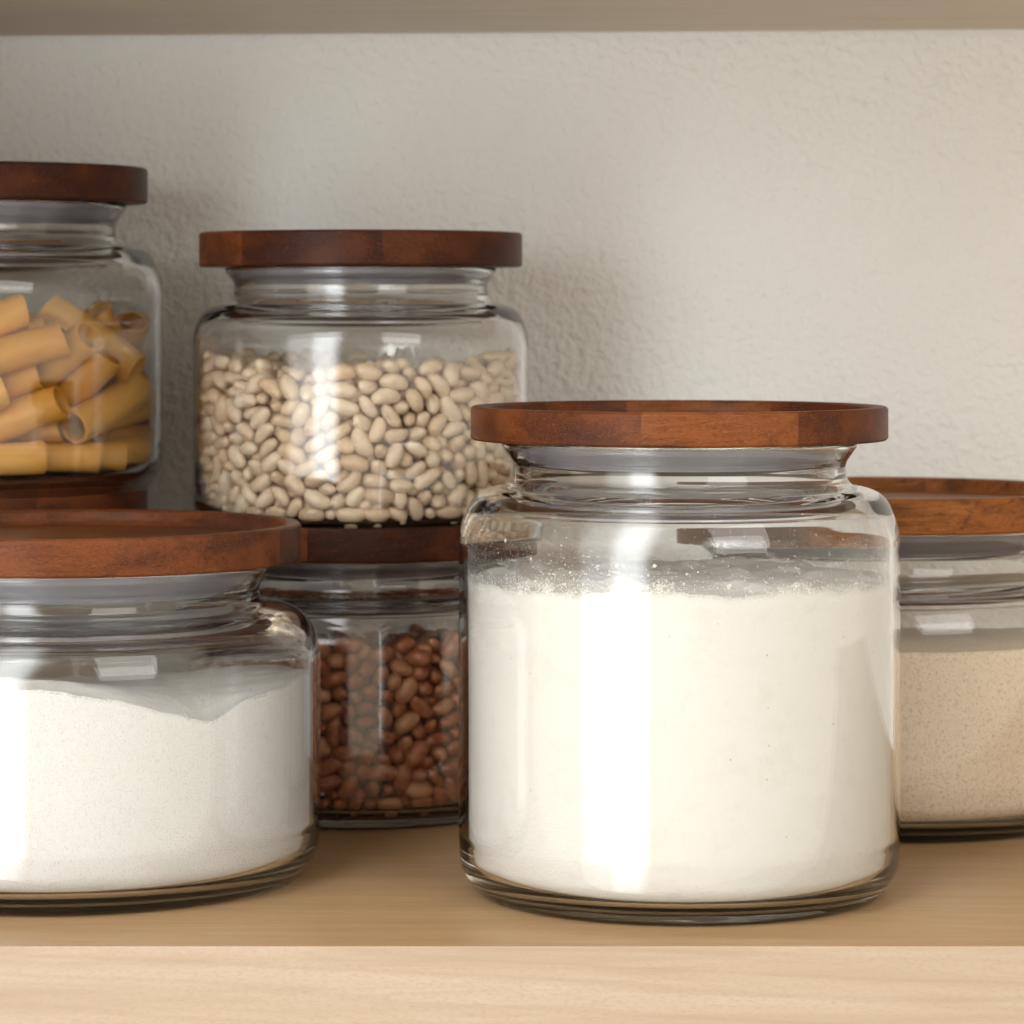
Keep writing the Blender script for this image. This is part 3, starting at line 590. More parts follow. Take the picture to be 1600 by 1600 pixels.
 41,578,217,-45,-40, 697,-201,36,-106,0, 122,546,645,-33,17, -345,615,183,-31,25, 665,-62,61,113,74, -717,-96,531,112,65, 590,-380,600,155,-23,
 28,-557,603,-168,-51, 531,495,495,133,72, 107,634,36,-72,0, -414,398,369,43,-22, 325,-345,657,73,-52, -282,582,311,128,30, -623,159,142,32,52,
 -719,96,422,82,-19, -294,568,456,-72,-25, 143,-623,167,87,-12, 364,201,467,47,16, 61,466,461,-42,-15, 295,-574,48,79,26, -498,-408,108,75,14,
 -722,-78,358,-84,33, -347,381,36,-138,0, 494,497,209,27,-13, -646,241,638,18,6, 531,-57,724,85,6, -556,-467,510,130,58, -505,-316,106,-173,-20,
 696,93,571,29,13, 471,-392,435,-127,45, 671,-28,720,-23,-13, 711,-148,216,-102,-46, -293,-664,621,-24,-63, -272,523,36,161,0, -405,-352,138,-160,-31,
 -341,498,634,-29,-30, 253,-592,337,166,39, 374,388,219,51,34, -625,155,531,-61,-41, 427,-587,193,36,-61, -579,127,459,9,28, -542,-390,313,117,33,
 567,453,93,129,-29, -138,574,97,67,2, 629,-157,626,52,-25, -377,-620,619,149,31, -359,400,269,162,24, -588,-78,161,-143,-25, 118,-588,36,-97,0,
 167,-680,711,71,-28, 376,-566,388,-3,-57, -171,486,36,-161,0, 36,592,454,-171,-75, -383,-376,559,-175,11, -683,-175,248,-5,-35,
 -666,-221,722,-133,-23, 118,716,36,171,0, -259,473,91,-34,0, -10,-565,415,-87,62, -376,482,318,38,16, 70,-594,207,146,4, 666,224,495,176,23,
 464,-122,635,-36,21, 174,675,626,-82,-17, -632,35,558,33,28, 517,-243,199,67,-45, -1,539,180,116,10, 108,718,158,171,-50, 702,-14,642,-20,19,
 467,-209,521,148,12, -634,-124,390,-162,-16, 495,146,63,106,-86, -452,-384,630,84,38, -26,725,152,2,53, 107,564,391,167,-14, 441,-186,613,146,-16,
 -427,-416,200,71,-13, -577,203,291,83,-19, 552,236,695,8,7, -471,437,222,12,20, 453,-538,352,114,-26, -198,560,218,57,-19, -383,616,302,-148,-1,
 -468,-399,282,-85,-48, -43,523,696,95,25, -424,-151,572,-128,57, 97,-506,50,-169,-31, -238,610,472,113,64, -598,24,36,148,0, -481,-246,107,-175,-7,
 -431,528,413,2,43, 174,705,479,166,-82, 460,458,149,-85,9, -456,-241,320,-62,26, 482,-248,301,-4,-26, 639,38,520,155,31, 409,-431,325,98,17,
 610,-157,307,95,-10, -700,-140,623,75,-14, 495,-67,533,-166,-12, -176,-507,36,38,0, -647,-265,427,17,-25, -720,89,222,83,-51, -568,93,179,84,45,
 -230,-455,476,146,-24, 22,631,627,-84,-21, -187,-639,290,-23,37, -600,20,383,-144,-9, -290,-427,60,-34,-69, 600,-269,570,-110,14, 88,508,119,170,51,
 -584,431,314,-126,13, -100,719,207,-172,38, 634,194,447,126,-14, -549,-438,240,-150,24, -458,-452,316,17,2, 537,42,379,4,-31, -499,-419,437,62,4,
 -503,298,529,138,5, 568,-411,358,164,10, 447,52,508,60,46, -213,497,642,-173,-34, 38,-725,373,-177,63, 339,642,94,-28,-46, -327,298,461,-59,11,
 345,-522,354,44,-7, -411,598,542,-146,43, -12,414,581,76,70, 478,-377,36,147,0, 670,278,285,-67,-51, 383,-507,577,121,-24, -259,652,312,-40,15,
 171,567,346,-76,1, -571,1,311,-95,53, -376,55,599,93,26, 570,-127,133,24,41, 8,-726,126,-179,-48, -699,195,557,-106,-23, -441,-159,471,157,42,
 -292,452,36,151,0, 527,-29,451,-30,59, -584,431,590,54,46, 404,-399,558,118,37, -363,-463,106,2,38, 590,-304,98,-122,5, -359,464,257,167,-34,
 -538,305,260,89,36, -459,530,217,140,-23, 372,-623,451,-149,-52, 494,-145,155,-106,-6, 247,-515,62,63,-69, -528,97,389,-32,-32, 382,-617,629,32,-51,
 -118,-633,111,-152,-38, -712,-138,186,-79,-16, 274,457,400,38,46, 79,701,703,-133,22, -129,-581,353,37,-4, 247,683,115,-20,-55, -544,-239,405,-112,10,
 187,-638,241,-104,-21, -403,-582,118,-147,-43, -440,-283,467,-154,-11, -116,716,292,9,-4, 550,473,669,-50,35, 636,74,259,-14,27, 614,156,101,59,8,
 47,533,267,76,44, -551,-160,299,-66,20, -532,233,179,177,39, 93,507,348,-10,13, -135,558,497,51,55, -605,116,587,-170,28, 177,-560,415,-100,-56,
 -324,-401,347,-39,49, 689,135,99,-148,9, -690,135,473,-43,-8, 229,520,192,-40,19, 317,-323,475,144,27, 520,-506,687,46,0, -444,-90,512,3,-39,
 -31,-619,240,0,-35, -279,-670,321,-23,-23, 347,-611,298,105,22, -150,710,585,12,48, 33,615,307,175,-23, 5,-726,278,0,-12, 593,-148,377,32,-6,
 81,711,425,148,22, -653,-317,573,116,23, -711,-146,693,-78,17, -547,438,669,-52,-20, -55,-717,689,9,4, 344,409,461,-157,-59, -481,462,286,-138,-6,
 -427,201,472,119,31, 666,-226,637,-149,-28, -231,-581,494,102,49, -188,-678,455,-96,-31, 706,-45,154,23,-39, 60,723,606,-5,37, -518,-342,625,-91,-1,
 556,429,394,60,-19, 255,384,462,51,-24, -185,-481,426,159,-24, 327,-648,203,27,34, -298,-366,660,15,-34, -572,-331,479,-35,80, 100,-570,700,172,-27,
 643,-281,442,128,2, 620,-377,546,-121,-15, 232,-622,167,-3,-33, -670,278,329,67,-32, 106,-505,285,-168,57, 81,541,493,-154,50, 400,-289,633,92,21,
 -146,614,397,-145,36, 537,-55,36,-28,0, -215,693,244,17,-6, -57,644,398,-112,38, -281,557,602,-86,-35, -655,41,431,50,14, 181,641,159,121,-10,
 -27,526,453,29,20, 309,-244,507,123,-68, 661,-257,293,-64,29, 303,318,540,-153,-36, -515,161,428,-40,15, -520,287,36,-57,0, 343,-618,712,38,11,
 -370,-624,36,-31,0, -509,303,158,19,-8, 130,-583,458,-177,-65, -354,-240,501,29,-50, 121,501,214,166,-19, 126,-510,601,-13,-10, -589,70,513,-175,-21,
 421,-416,36,148,0, -288,-455,321,-112,32, 391,507,647,24,-5, 66,-651,288,-81,27, -588,-331,601,-48,-38, -673,-210,151,18,37, -433,255,604,-166,-69,
 -330,-602,527,32,-17, 572,183,67,163,59, -537,-67,36,161,0, 571,-273,517,-26,-25, 222,691,591,162,-47, 423,383,323,-78,63, -434,278,184,57,10,
 -497,-43,689,164,46, -406,348,637,98,34, -564,21,682,0,-38, -333,-619,201,-135,24, 132,-514,385,62,40, 696,206,119,-74,66, -426,331,533,120,-29,
 -393,-333,287,130,15, 725,25,61,-88,66, 508,-213,103,-160,-18, -436,-552,639,-151,-27, -413,72,546,168,42, -426,161,617,-110,-7, 478,546,638,-41,70,
 591,310,448,105,0, -303,-633,391,49,-19, 647,-329,348,63,63, 144,-711,580,-169,-6, 513,45,162,-85,-2, 553,131,362,-43,-14, -650,-117,255,165,-15,
 -459,-252,586,-170,18, -552,-397,60,95,61, 560,-462,436,-130,33, 582,-391,36,-52,0, 726,-17,395,-91,81, -328,538,124,-129,-68, -565,172,647,-90,-17,
 538,-15,89,13,-29, -286,-640,251,-129,19, 666,212,195,-143,-18, 520,-303,171,-27,36, -476,-451,506,165,45, 232,666,36,-73,0, -457,564,465,39,21,
 -429,-326,355,-171,-17, -406,-526,36,130,0, -578,367,687,-77,-31, -48,-513,355,175,48, -579,-142,36,46,0, 664,-52,403,97,-22, 404,-573,301,-75,7,
 330,578,124,-35,-53, 544,342,522,2,-11, 367,-448,620,-40,26, -539,-397,513,70,71, 626,-76,343,174,-2, -638,291,590,171,22, 303,634,36,-93,0,
 712,143,183,-79,-52, 55,-595,419,-95,49, 469,250,182,156,4, -343,-570,442,-20,-69, -664,-292,376,114,-19, -46,-723,612,175,8, 609,-164,744,26,5,
 37,595,36,65,0, -466,37,509,-177,54, -31,-651,36,151,0, 222,608,371,106,-12, 624,370,281,-59,57, 415,481,343,109,44, 670,-278,503,67,-25,
 182,-505,49,-95,29, 194,616,516,-134,53, 618,60,612,171,-28, -393,-452,615,68,-15, -298,520,343,-59,-33, 98,622,516,125,-8, 169,487,153,-19,-1,
 -509,84,139,-99,-51, -304,475,690,-7,-27, 648,-271,36,131,0, -567,-246,676,78,49, 521,-384,150,87,-21, 605,-362,385,141,-38, 564,-420,107,-47,29,
 -705,-64,96,54,4, -357,-194,558,90,-57, -673,-207,439,6,32, 621,116,657,-178,-14, 514,-161,428,-29,30, 283,468,496,68,-21, -684,-241,36,-71,0,
 -261,-616,56,151,49, 164,-493,122,-151,21, -622,-213,585,90,-26, -537,-489,59,-48,60, 319,-625,113,-65,18, -434,-502,100,-46,6, -283,-496,62,-43,-77,
 377,-550,235,43,-15, 654,314,488,116,5, -540,-49,631,-5,-48, 527,74,101,59,6, 294,452,36,34,0, 557,123,704,22,31, 362,-436,109,-5,67,
 -252,524,526,-20,27, -447,10,611,135,-10, 107,-583,267,-43,-1, -268,-579,678,-89,-6, 484,-176,219,70,4, -699,-61,160,163,-5, -140,-590,591,54,-54,
 425,-476,482,6,-50, 566,454,240,129,19, -715,125,61,80,65, 564,354,213,-57,31, -483,-216,463,155,38, -320,586,402,-155,12, 313,-525,216,-163,35,
 -589,96,323,-50,13, 329,562,270,-70,-25, 367,-363,91,-135,59, -643,280,453,-176,14, 693,117,439,35,20, -77,402,533,106,35, -346,279,585,-145,-22,
 705,117,352,35,63, 282,378,524,-7,-38, -230,689,488,-162,87, -356,605,670,-83,-13, -680,254,186,70,-4, -174,505,187,-84,46, -304,659,377,25,37,
 -562,107,36,84,0, -403,603,383,34,-37, 5,-666,305,-67,78, 87,-594,592,47,-1, 434,-33,474,-172,4, 316,438,107,32,11, 419,328,681,-12,10,
 -223,293,520,-167,-86, -279,398,532,-16,-8, -59,-675,212,159,-45, -124,-695,159,-58,-1, 464,-495,640,54,4, -276,-671,68,158,-60,
 -599,-410,174,124,-89, 531,42,456,-171,20, -410,-499,168,-178,-2, -522,382,427,124,26, -228,553,348,-48,-39, 635,127,285,40,-54,
 502,-254,580,-144,-23, -54,-590,186,-77,-43, -538,487,554,48,21, 401,-323,307,-129,-24, 9,-470,603,107,43, -684,167,36,-41,0, 614,-166,65,-70,-55,
 580,-394,214,167,6, -514,169,163,179,7, -464,225,233,-116,-33, 326,426,267,92,2, 477,269,570,-176,13, -434,479,468,-6,27, 101,488,564,65,57,
 451,239,436,93,-58, -97,-695,260,-72,3, 506,-100,61,-101,-67, -202,-549,640,-102,18, 516,-301,448,-159,-42, 462,-462,136,-13,21,
 -436,-554,243,-131,40, -710,-58,426,51,-42, -422,474,371,21,18, -630,-21,60,-84,-66, -305,659,224,25,-55, 317,559,378,-103,24, -699,60,596,-13,21,
 -292,-493,170,152,26, -547,-340,177,-164,23, -36,-703,366,107,27, -246,567,173,9,-43, 715,121,649,100,0, 161,683,392,-93,22, -84,509,174,-171,16,
 -597,-190,341,-80,1, -382,346,403,48,-25, -262,-445,171,-30,76, 125,627,454,48,35, -501,112,569,-121,9, 538,-42,168,-157,-8, -344,-572,238,147,-44,
 457,-498,60,-5,65, 330,-460,231,-150,35, 345,-302,566,-145,-1, 207,424,484,-150,66, 380,-3,570,104,80, -479,-191,249,-68,-39, 248,570,99,-3,-9,
 432,323,102,-116,9, 527,271,386,-147,-28, -489,-537,124,-42,-50, -497,-528,419,-43,-29, 97,-719,197,-172,11, -390,-612,345,-32,40,
 -694,-125,308,-27,12, 363,524,317,-100,-12, -32,-407,513,160,-62, 702,-20,36,-32,0, -210,-321,474,168,53, 286,522,36,-145,0, 271,507,115,163,36,
 623,-324,171,139,-20, 617,-331,642,-9,3, -125,-555,664,98,-25, 93,598,110,-74,30, -607,123,381,74,-2, -260,461,443,-3,0, 416,304,224,-54,52,
 91,639,586,119,-9, 611,179,322,-176,10, 701,-46,237,-29,2, 43,725,221,-3,-59, -429,286,454,-129,-53, -71,722,36,6,0, -291,-386,558,-99,-3,
 -674,-269,507,-68,10, 44,-537,341,-76,-30, 616,-4,36,86,0, 252,647,550,-107,33, -459,-273,229,9,43, -462,-277,36,-134,0, 206,-497,247,-46,-27,
 508,231,286,-73,-12, -482,543,121,-138,42, -511,274,652,-154,11, -654,-41,294,39,5, -401,595,621,52,-21, -69,-511,441,-8,3, 463,337,272,-61,44,
 675,266,399,-69,69, -164,608,327,-160,38, 471,209,234,-66,-22, -497,446,124,78,63, -576,-278,569,-155,-39, 610,394,384,-57,79, -651,158,342,61,-17,
 -558,-244,254,173,70, -644,-289,306,61,-17, 413,88,573,-89,24, 67,-722,694,5,-16, -55,-475,517,-20,55, -266,590,36,-16,0, -650,63,310,-49,17,
 -148,-711,531,-12,63, 328,-510,423,31,-2, 40,475,608,-57,-26, 60,-662,189,171,61, -530,280,592,-56,-12, 567,-177,178,139,18, 554,-469,336,50,-75,
 -345,486,161,-28,-42, -402,444,544,17,-11, -706,24,163,135,8, 676,-187,575,0,22, 406,489,520,-110,-18, -648,-276,179,-12,10, -280,-353,470,97,-45,
 -190,-641,60,-158,62, 568,235,303,-24,-62, -403,-311,582,-166,35, -690,169,160,-36,50, -361,630,441,30,-26, 521,-177,334,158,34, 474,260,36,-167,0,
 -150,-493,345,-17,57, 121,452,695,21,-38, 588,-223,83,-142,-51, -570,-67,101,-77,-8, -555,224,36,120,0, -34,539,385,93,26, -625,-145,185,149,3,
 509,-486,36,-76,0, 621,244,117,0,41, -345,-513,61,-104,70, 365,538,489,-106,-25, 42,706,97,128,22, 382,-467,699,153,-1, 458,236,336,-63,-2,
 12,-539,273,73,23, 565,258,632,120,11, -725,-33,596,93,-52, -539,-486,296,132,48, 367,565,414,-31,-47, 195,-661,523,135,-18, 69,429,655,157,23,
 -711,145,693,-102,-78, 32,457,528,-70,-19, 121,-652,90,-118,-29, 32,657,435,175,-26, -71,510,102,8,-10, 629,54,327,-175,-31, 452,-277,507,147,10,
 412,147,497,-162,8, -247,621,230,-158,59, -430,-584,180,-36,28, -330,495,523,-79,-65, -552,-434,663,-171,1, -504,522,651,-136,-36,
 552,-471,527,50,-31, 273,527,257,-80,18, 720,93,253,97,19, 436,275,512,-175,13, -567,-77,473,-105,-57, -599,-369,36,-126,0, 449,-570,428,-142,-15,
 550,-222,648,152,16, -498,353,202,-152,14, 189,-371,586,-43,11, -394,192,553,-177,-10, -447,430,419,-171,-8, 365,364,134,-45,18, 410,-348,367,-5,4,
 -389,584,725,141,-17, -471,-552,36,-40,0, -541,-115,231,175,-18, 565,30,235,-22,-85, -97,463,478,103,11, -580,-289,36,173,0, 76,-510,204,9,-54,
 272,620,641,-70,-42, 280,-567,537,109,40, -675,-266,240,112,-2, 330,240,511,5,53, 664,-71,631,-18,60, -585,429,758,-126,20, -500,104,647,-98,-9,
 190,-700,406,15,7, 557,-157,36,70,0, 11,590,361,-69,-14, 409,429,115,-82,7, -66,-723,421,175,-28, -341,-641,122,-28,-47,
]
BROWN = [
 -81,510,509,9,41, -306,657,327,25,-32, 230,-512,662,102,-17, 451,254,208,-67,68, -538,-358,674,-175,9, -97,-632,443,-73,-9, 253,493,561,109,-15,
 512,165,214,-155,34, -136,498,94,-165,-35, -397,-607,546,147,-33, -488,-169,242,-71,6, 329,426,372,85,-7, -586,260,533,154,-38, -230,-489,335,-102,20,
 -614,339,570,-31,-22, -443,-468,181,24,-33, 613,-113,361,63,29, -309,-574,296,-137,11, -438,379,158,-87,-17, 184,678,462,-130,-14, -390,611,389,33,17,
 -618,-27,456,67,-16, 539,-450,422,-61,13, 97,-530,258,-52,6, -337,618,259,-84,-27, 457,-242,436,62,80, -545,48,389,-169,24, -182,-507,142,-99,-30,
 582,432,432,127,79, 480,245,37,1,0, 196,542,55,34,-46, 421,-416,109,111,22, -326,-586,37,-115,0, 400,-604,480,34,24, -363,-398,516,18,0,
 -417,309,514,111,84, -537,-19,381,6,36, -584,-429,541,126,-24, 463,-535,501,161,38, -668,282,203,67,-60, 496,-422,225,-102,-13, -432,-307,600,3,-28,
 279,-576,37,94,0, -615,34,37,173,0, -159,-491,470,162,-19, -333,569,352,25,-42, -680,-172,443,170,9, 113,650,291,133,35, 554,359,574,-66,17,
 632,141,360,-18,0, -164,-608,387,-169,12, -639,181,490,-103,-34, 522,-398,711,-122,-2, 275,-645,170,-44,4, -505,492,325,-80,17, 601,-48,326,-166,21,
 -459,-332,80,171,-40, 62,-698,664,-105,-10, -534,372,515,59,11, 206,662,318,56,34, 294,554,238,-21,19, 142,497,204,-16,50, -522,-395,324,149,-32,
 375,356,225,134,73, 633,100,419,12,35, 257,-448,449,30,62, 463,279,412,-170,2, -524,105,579,52,30, -536,14,540,26,-33, -554,-468,61,-50,-74,
 -516,-23,132,-87,47, 536,-251,442,-61,40, 18,-594,348,160,-7, -562,-324,37,153,0, -530,-411,225,-71,-30, -623,-22,151,114,-40, 505,-110,455,-102,-55,
 75,511,227,-8,49, -232,-668,698,12,-14, -479,-194,631,179,-3, 526,108,37,-15,0, -185,616,530,-118,-11, 432,-242,559,141,31, 126,-690,244,101,-23,
 494,80,707,-52,15, -319,533,169,86,58, 632,80,124,79,51, 231,-612,103,-126,5, 545,477,284,131,12, 548,245,478,-170,-51, 502,40,563,106,12,
 -701,185,61,-105,-65, -275,508,61,22,-70, 558,212,98,-10,7, -469,421,689,-139,3, -362,431,710,-8,-29, -583,-135,557,-48,-19, 625,-4,37,64,0,
 427,586,123,-36,-86, 142,711,337,169,58, -572,285,458,111,2, -179,506,506,-109,9, -414,-308,518,127,-1, -244,479,178,130,-32, 567,-410,624,134,7,
 591,-44,626,-59,-51, 583,264,309,29,51, 198,697,206,-16,-28, -622,-244,62,-92,-70, 35,-536,204,107,-38, 647,269,230,4,7, 215,496,349,-135,4,
 -517,118,437,45,13, -224,-374,589,-146,-79, 541,-448,349,111,-11, 440,-477,253,94,34, 156,-612,641,41,-10, 507,180,37,176,0, 539,-6,205,-154,-13,
 -468,-355,504,-53,-6, 506,279,547,52,71, -53,700,404,110,17, -467,-454,269,-12,-19, -501,441,190,40,4, -610,194,37,-36,0, 250,-595,539,71,-13,
 341,-578,511,-134,1, -570,-164,411,17,43, 134,-521,437,-97,29, -591,419,678,55,30, 592,-67,754,-149,-17, -586,-426,267,-54,-15, 705,-165,150,77,7,
 635,161,159,-6,20, 445,-462,170,-21,-36, -620,-286,707,-73,-21, -162,-688,396,33,-10, 295,662,193,156,65, -495,-146,165,106,-16, -180,632,457,-21,-25,
 447,290,328,53,50, 555,79,531,-70,-3, 602,-365,750,152,36, -279,-435,261,-33,9, 137,581,700,3,5, -34,536,222,60,0, -505,110,227,78,19,
 298,-579,730,-17,20, 351,411,603,-169,-5, 709,-148,603,-102,-34, 458,-169,555,-50,6, -57,534,346,-56,28, -451,-567,371,142,71, -376,454,146,-85,10,
 -258,-660,403,-70,30, 449,295,479,67,-12, -610,116,429,-77,36, -562,-327,244,24,-34, -513,-512,133,135,83, -297,-636,262,41,-13, 465,-446,37,-83,0,
 29,658,37,-12,0, 347,513,128,7,72, -473,432,37,-180,0, -583,-247,628,14,-62, 632,-123,37,130,0, -146,-515,222,42,30, -92,-719,617,-7,15,
 651,-154,176,-7,64, -73,535,416,84,-19, -93,567,649,-47,8, -505,320,280,-49,-18, -126,519,555,-102,2, -404,-494,551,-99,-4, 627,-204,110,16,-33,
 331,515,692,-148,48, -672,-65,525,129,7, -269,-441,61,-31,76, -652,38,635,4,56, 511,-312,600,-25,30, 3,-460,564,-74,27, 486,-458,477,-42,43,
 431,266,622,-87,-17, 242,662,114,-108,-38, 560,298,693,11,-25, 296,-661,104,24,0, 684,-166,382,143,-25, 571,39,357,-62,-28, 179,-593,480,35,20,
 -21,-418,628,-94,37, 451,-381,774,-52,-12, -85,577,197,-144,68, -172,-553,578,26,-4, 31,617,576,-27,2, 627,320,37,61,0, -45,-637,617,27,-40,
 706,166,416,-77,57, -180,-558,433,-51,44, -163,550,252,6,73, -724,23,386,88,26, 450,-391,364,154,-25, -117,525,37,-55,0, -527,118,163,-170,16,
 -387,532,729,107,21, 235,592,177,36,-21, -719,93,659,-97,-19, 275,585,389,-146,0, 236,-685,564,19,54, -402,-360,37,21,0, -220,666,37,119,0,
 533,-74,37,20,0, -392,528,499,169,4, -358,-616,232,-175,40, -73,-593,37,-125,0, -106,704,625,-20,8, 537,-23,277,29,13, 414,-342,411,109,-25,
 565,-175,472,-65,-13, 269,465,468,-130,38, 277,436,314,148,7, -587,273,37,116,0, -515,-297,155,-172,-32, 725,-12,573,-91,52, 643,-161,517,163,-23,
 528,-31,695,-134,-26, -61,606,37,-168,0, -553,-435,152,66,-14, -573,292,121,-29,-59, 85,696,637,-102,-21, 546,199,551,-86,-29, 259,590,597,-130,15,
 -354,376,188,43,29, 423,303,542,132,-33, 407,471,37,132,0, 512,71,88,98,41, -363,-368,225,-45,61, -700,21,533,9,18, -42,703,485,82,37,
 -562,-105,129,-81,-50, -639,342,144,-118,-55, -311,-480,617,47,19, 557,-206,349,118,-36, -387,450,37,106,0, -478,-545,37,139,0, 79,662,151,-143,43,
 598,-238,37,-163,0, -317,-278,601,-160,-71, 176,486,142,160,-49, -71,619,692,90,-36, 351,556,397,115,76, 255,679,542,159,-82, -342,639,62,28,-79,
 282,-668,274,23,49, -682,244,292,-110,-33, -48,701,107,-63,-13, -594,416,363,55,-68, -3,544,151,-63,12, -50,-515,146,174,-83, 497,208,270,24,-33,
 -166,706,517,-167,-59, -321,621,701,-54,-1, 231,552,113,66,-38, -98,-580,696,-101,-31, 241,457,403,-28,-30, -280,653,56,-76,-53, 662,231,285,-3,-1,
 18,-702,605,58,-2, -456,480,103,145,9, -392,-505,216,-155,33, 126,626,178,97,75, 574,25,60,-58,70, -306,573,552,-161,-17, 118,-643,391,14,48,
 354,-609,181,107,34, -255,389,576,-94,-72, 401,-603,557,34,18, 624,161,617,33,54, -683,-157,693,174,7, -27,588,285,-15,18, -551,230,362,-164,-36,
 78,697,481,-80,-19, 403,-358,37,164,0, -217,628,608,24,65, 634,-238,676,155,-50, 602,404,606,-56,-2, -597,299,391,89,-6, -555,281,659,-1,-44,
 -271,-672,568,158,22, -360,561,667,118,15, -515,-44,498,95,-79, 467,222,385,-65,63, -225,560,347,-41,-9, -52,-597,540,26,1, 498,321,126,18,-54,
 -546,183,661,111,29, 34,569,710,-97,-39, 261,385,593,114,37, 525,499,502,134,61, 205,-642,37,167,0, -322,-635,634,-175,-25, -540,484,129,48,71,
 -620,375,37,59,0, -74,-577,370,132,-50, -382,-182,627,-88,29, 442,-304,457,-11,-29, 534,-354,185,-37,12, -586,46,124,-56,-49, -329,-423,447,-163,22,
 -637,-165,229,-77,-20, -340,640,198,-152,-18, -542,184,189,13,-78, -91,-465,593,7,-10, -604,-243,445,34,-66, -434,-507,337,25,74, -538,18,173,27,5,
 528,-101,319,-42,-12, -2,-517,79,180,-50, 447,504,579,-16,5, 311,-628,573,106,18, 614,-385,253,58,60, 226,-491,312,138,-9, -339,440,367,-154,-46,
 -417,483,196,112,-19, 23,709,714,-133,38, 510,179,340,-158,25, -495,36,656,-164,-12, 352,-493,749,93,-23, 78,-670,312,-6,-19, -396,-583,37,-106,0,
 389,-493,572,101,4, -305,-431,348,-173,50, 0,538,406,-94,34, 203,-575,717,-80,-33, -391,375,102,-52,11, 502,-522,719,44,21, -288,512,337,11,-39,
 634,352,198,-61,52, -86,-574,126,154,-68, 586,386,228,-124,-10, 425,-507,421,-109,-79, -586,364,726,-54,-24, 10,-671,540,-99,-4, 654,265,409,174,-35,
 -708,-146,612,-84,-38, -276,-575,375,11,18, 503,408,37,180,0, -490,-324,271,0,-53, 294,402,716,-160,-48, -211,694,575,-163,-60, -359,405,418,130,20,
 -366,-407,704,104,-33, 446,366,127,-65,-65, 241,640,666,104,8, 101,-439,677,-90,3, -172,-587,157,-4,-43, -520,153,313,161,16, -154,631,261,-63,-44,
 -167,-510,37,47,0, -645,94,211,-172,37, -246,681,686,-160,19, 405,-506,147,131,-32, 215,627,238,162,-25, 192,-559,278,-97,16, -385,-463,110,97,-13,
 -333,-425,172,-116,-23, -245,-626,171,128,35, 56,-709,420,36,3, 402,-401,629,-44,-2, 553,-335,113,-5,28, -55,723,321,4,51, 299,511,362,176,79,
 439,-274,271,-120,-24, 191,606,575,59,3, 110,390,595,-152,42, 133,-712,186,-169,0, 619,-172,263,135,18, 342,-550,37,96,0, -711,-140,37,101,0,
 -508,516,458,45,-9, 676,20,246,110,-30, -121,-714,213,170,-26, -258,-364,688,-83,17, 516,8,332,91,-23, 159,543,399,144,-3, 625,90,310,-113,62,
 616,-344,673,14,3, 88,719,182,-7,4, 252,679,275,-20,29, -612,-342,422,-133,6, 223,554,731,-116,14, -572,-153,243,66,-54, 569,-167,636,-147,-5,
 314,-411,422,37,60, -43,640,525,101,34, 572,-407,104,-19,13, -295,297,573,64,-44, -528,-112,474,173,21, -248,478,388,84,3, 411,28,565,-15,-18,
 -289,520,246,114,37, -42,-593,211,-122,1, -403,-269,655,-22,-12, -290,-538,674,85,11, 556,379,739,149,24, -688,-227,388,108,-8, 644,1,634,-59,5,
 -482,-244,503,-132,15, 117,565,202,174,-41, 702,180,753,-76,59, -299,448,312,130,-32, -52,-533,646,86,-1, 654,136,60,-81,67, 677,192,227,-19,5,
 -369,-491,37,111,0, 440,-372,222,66,-13, -500,202,37,3,0, -497,-499,356,81,10, -52,618,438,-7,-21, -146,673,675,-79,-34, -601,92,601,91,2,
 78,449,592,30,66, -566,177,482,83,32, 338,426,666,-68,12, 569,-302,312,-59,-25, -317,-420,573,-148,3, 581,400,309,-142,-40, 185,488,505,124,69,
 277,-585,306,-39,45, -418,462,461,-109,30, -135,692,423,141,5, 585,86,465,130,-11, -315,-479,58,-48,-54, -496,-147,62,106,82, 309,-416,583,-13,40,
 334,620,37,-98,0, -41,-665,349,157,52, 255,-541,155,130,-43, 222,-690,169,18,76, -73,-512,310,-7,13, -613,207,122,-167,1, 590,148,61,-102,67,
 -452,-466,484,-108,27, 633,101,644,-5,-24, 383,226,660,73,32, -417,233,662,152,26, 383,354,316,121,15, -603,206,591,173,-33, 394,-609,61,33,-67,
 276,505,192,169,-8, 121,-714,352,10,-11, 667,12,440,99,36, 516,154,478,-139,25, -362,289,670,-171,50, -147,-529,643,1,-2, -59,-699,37,69,0,
 -135,619,723,65,26, 234,-661,316,-89,15, -349,403,605,-31,17, 102,527,107,-123,34, -609,-94,664,-65,15, -414,-309,276,-53,-47, 318,-509,565,101,-5,
 -346,-566,515,-30,33, 657,307,322,-65,-63, -613,-254,210,135,-73, -331,426,99,-77,18, -120,-510,129,111,-71, 476,150,582,133,47,
 -365,-555,402,-175,-39, 157,-580,543,161,-35, 566,141,692,56,-10, 724,26,37,-88,0, 417,-304,103,54,3, 451,-384,578,176,-27, 320,650,623,-26,-34,
 556,-347,380,-133,16, -453,322,676,-145,-26, -433,-40,560,52,16, -443,100,577,-144,-80, -340,640,536,28,-56, 336,-335,575,59,45, -361,-353,598,23,-67,
 631,-309,37,166,0, -454,-405,149,-152,32, 494,-314,385,41,18, -700,-91,465,155,25, -611,92,60,23,-67, -543,-305,734,113,-7, 537,4,136,148,-10,
 76,-400,577,-44,-46, 423,503,100,133,-1, 574,-152,37,133,0, 587,193,264,-76,61, -162,-654,745,-153,36, 14,-664,61,171,63, -670,-215,37,49,0,
 580,291,430,-168,-51, 167,-392,667,-71,19, -217,462,569,-155,-31, -140,601,321,-176,23, -182,-588,37,158,0, 594,-84,525,-165,-26, 632,354,397,119,-40,
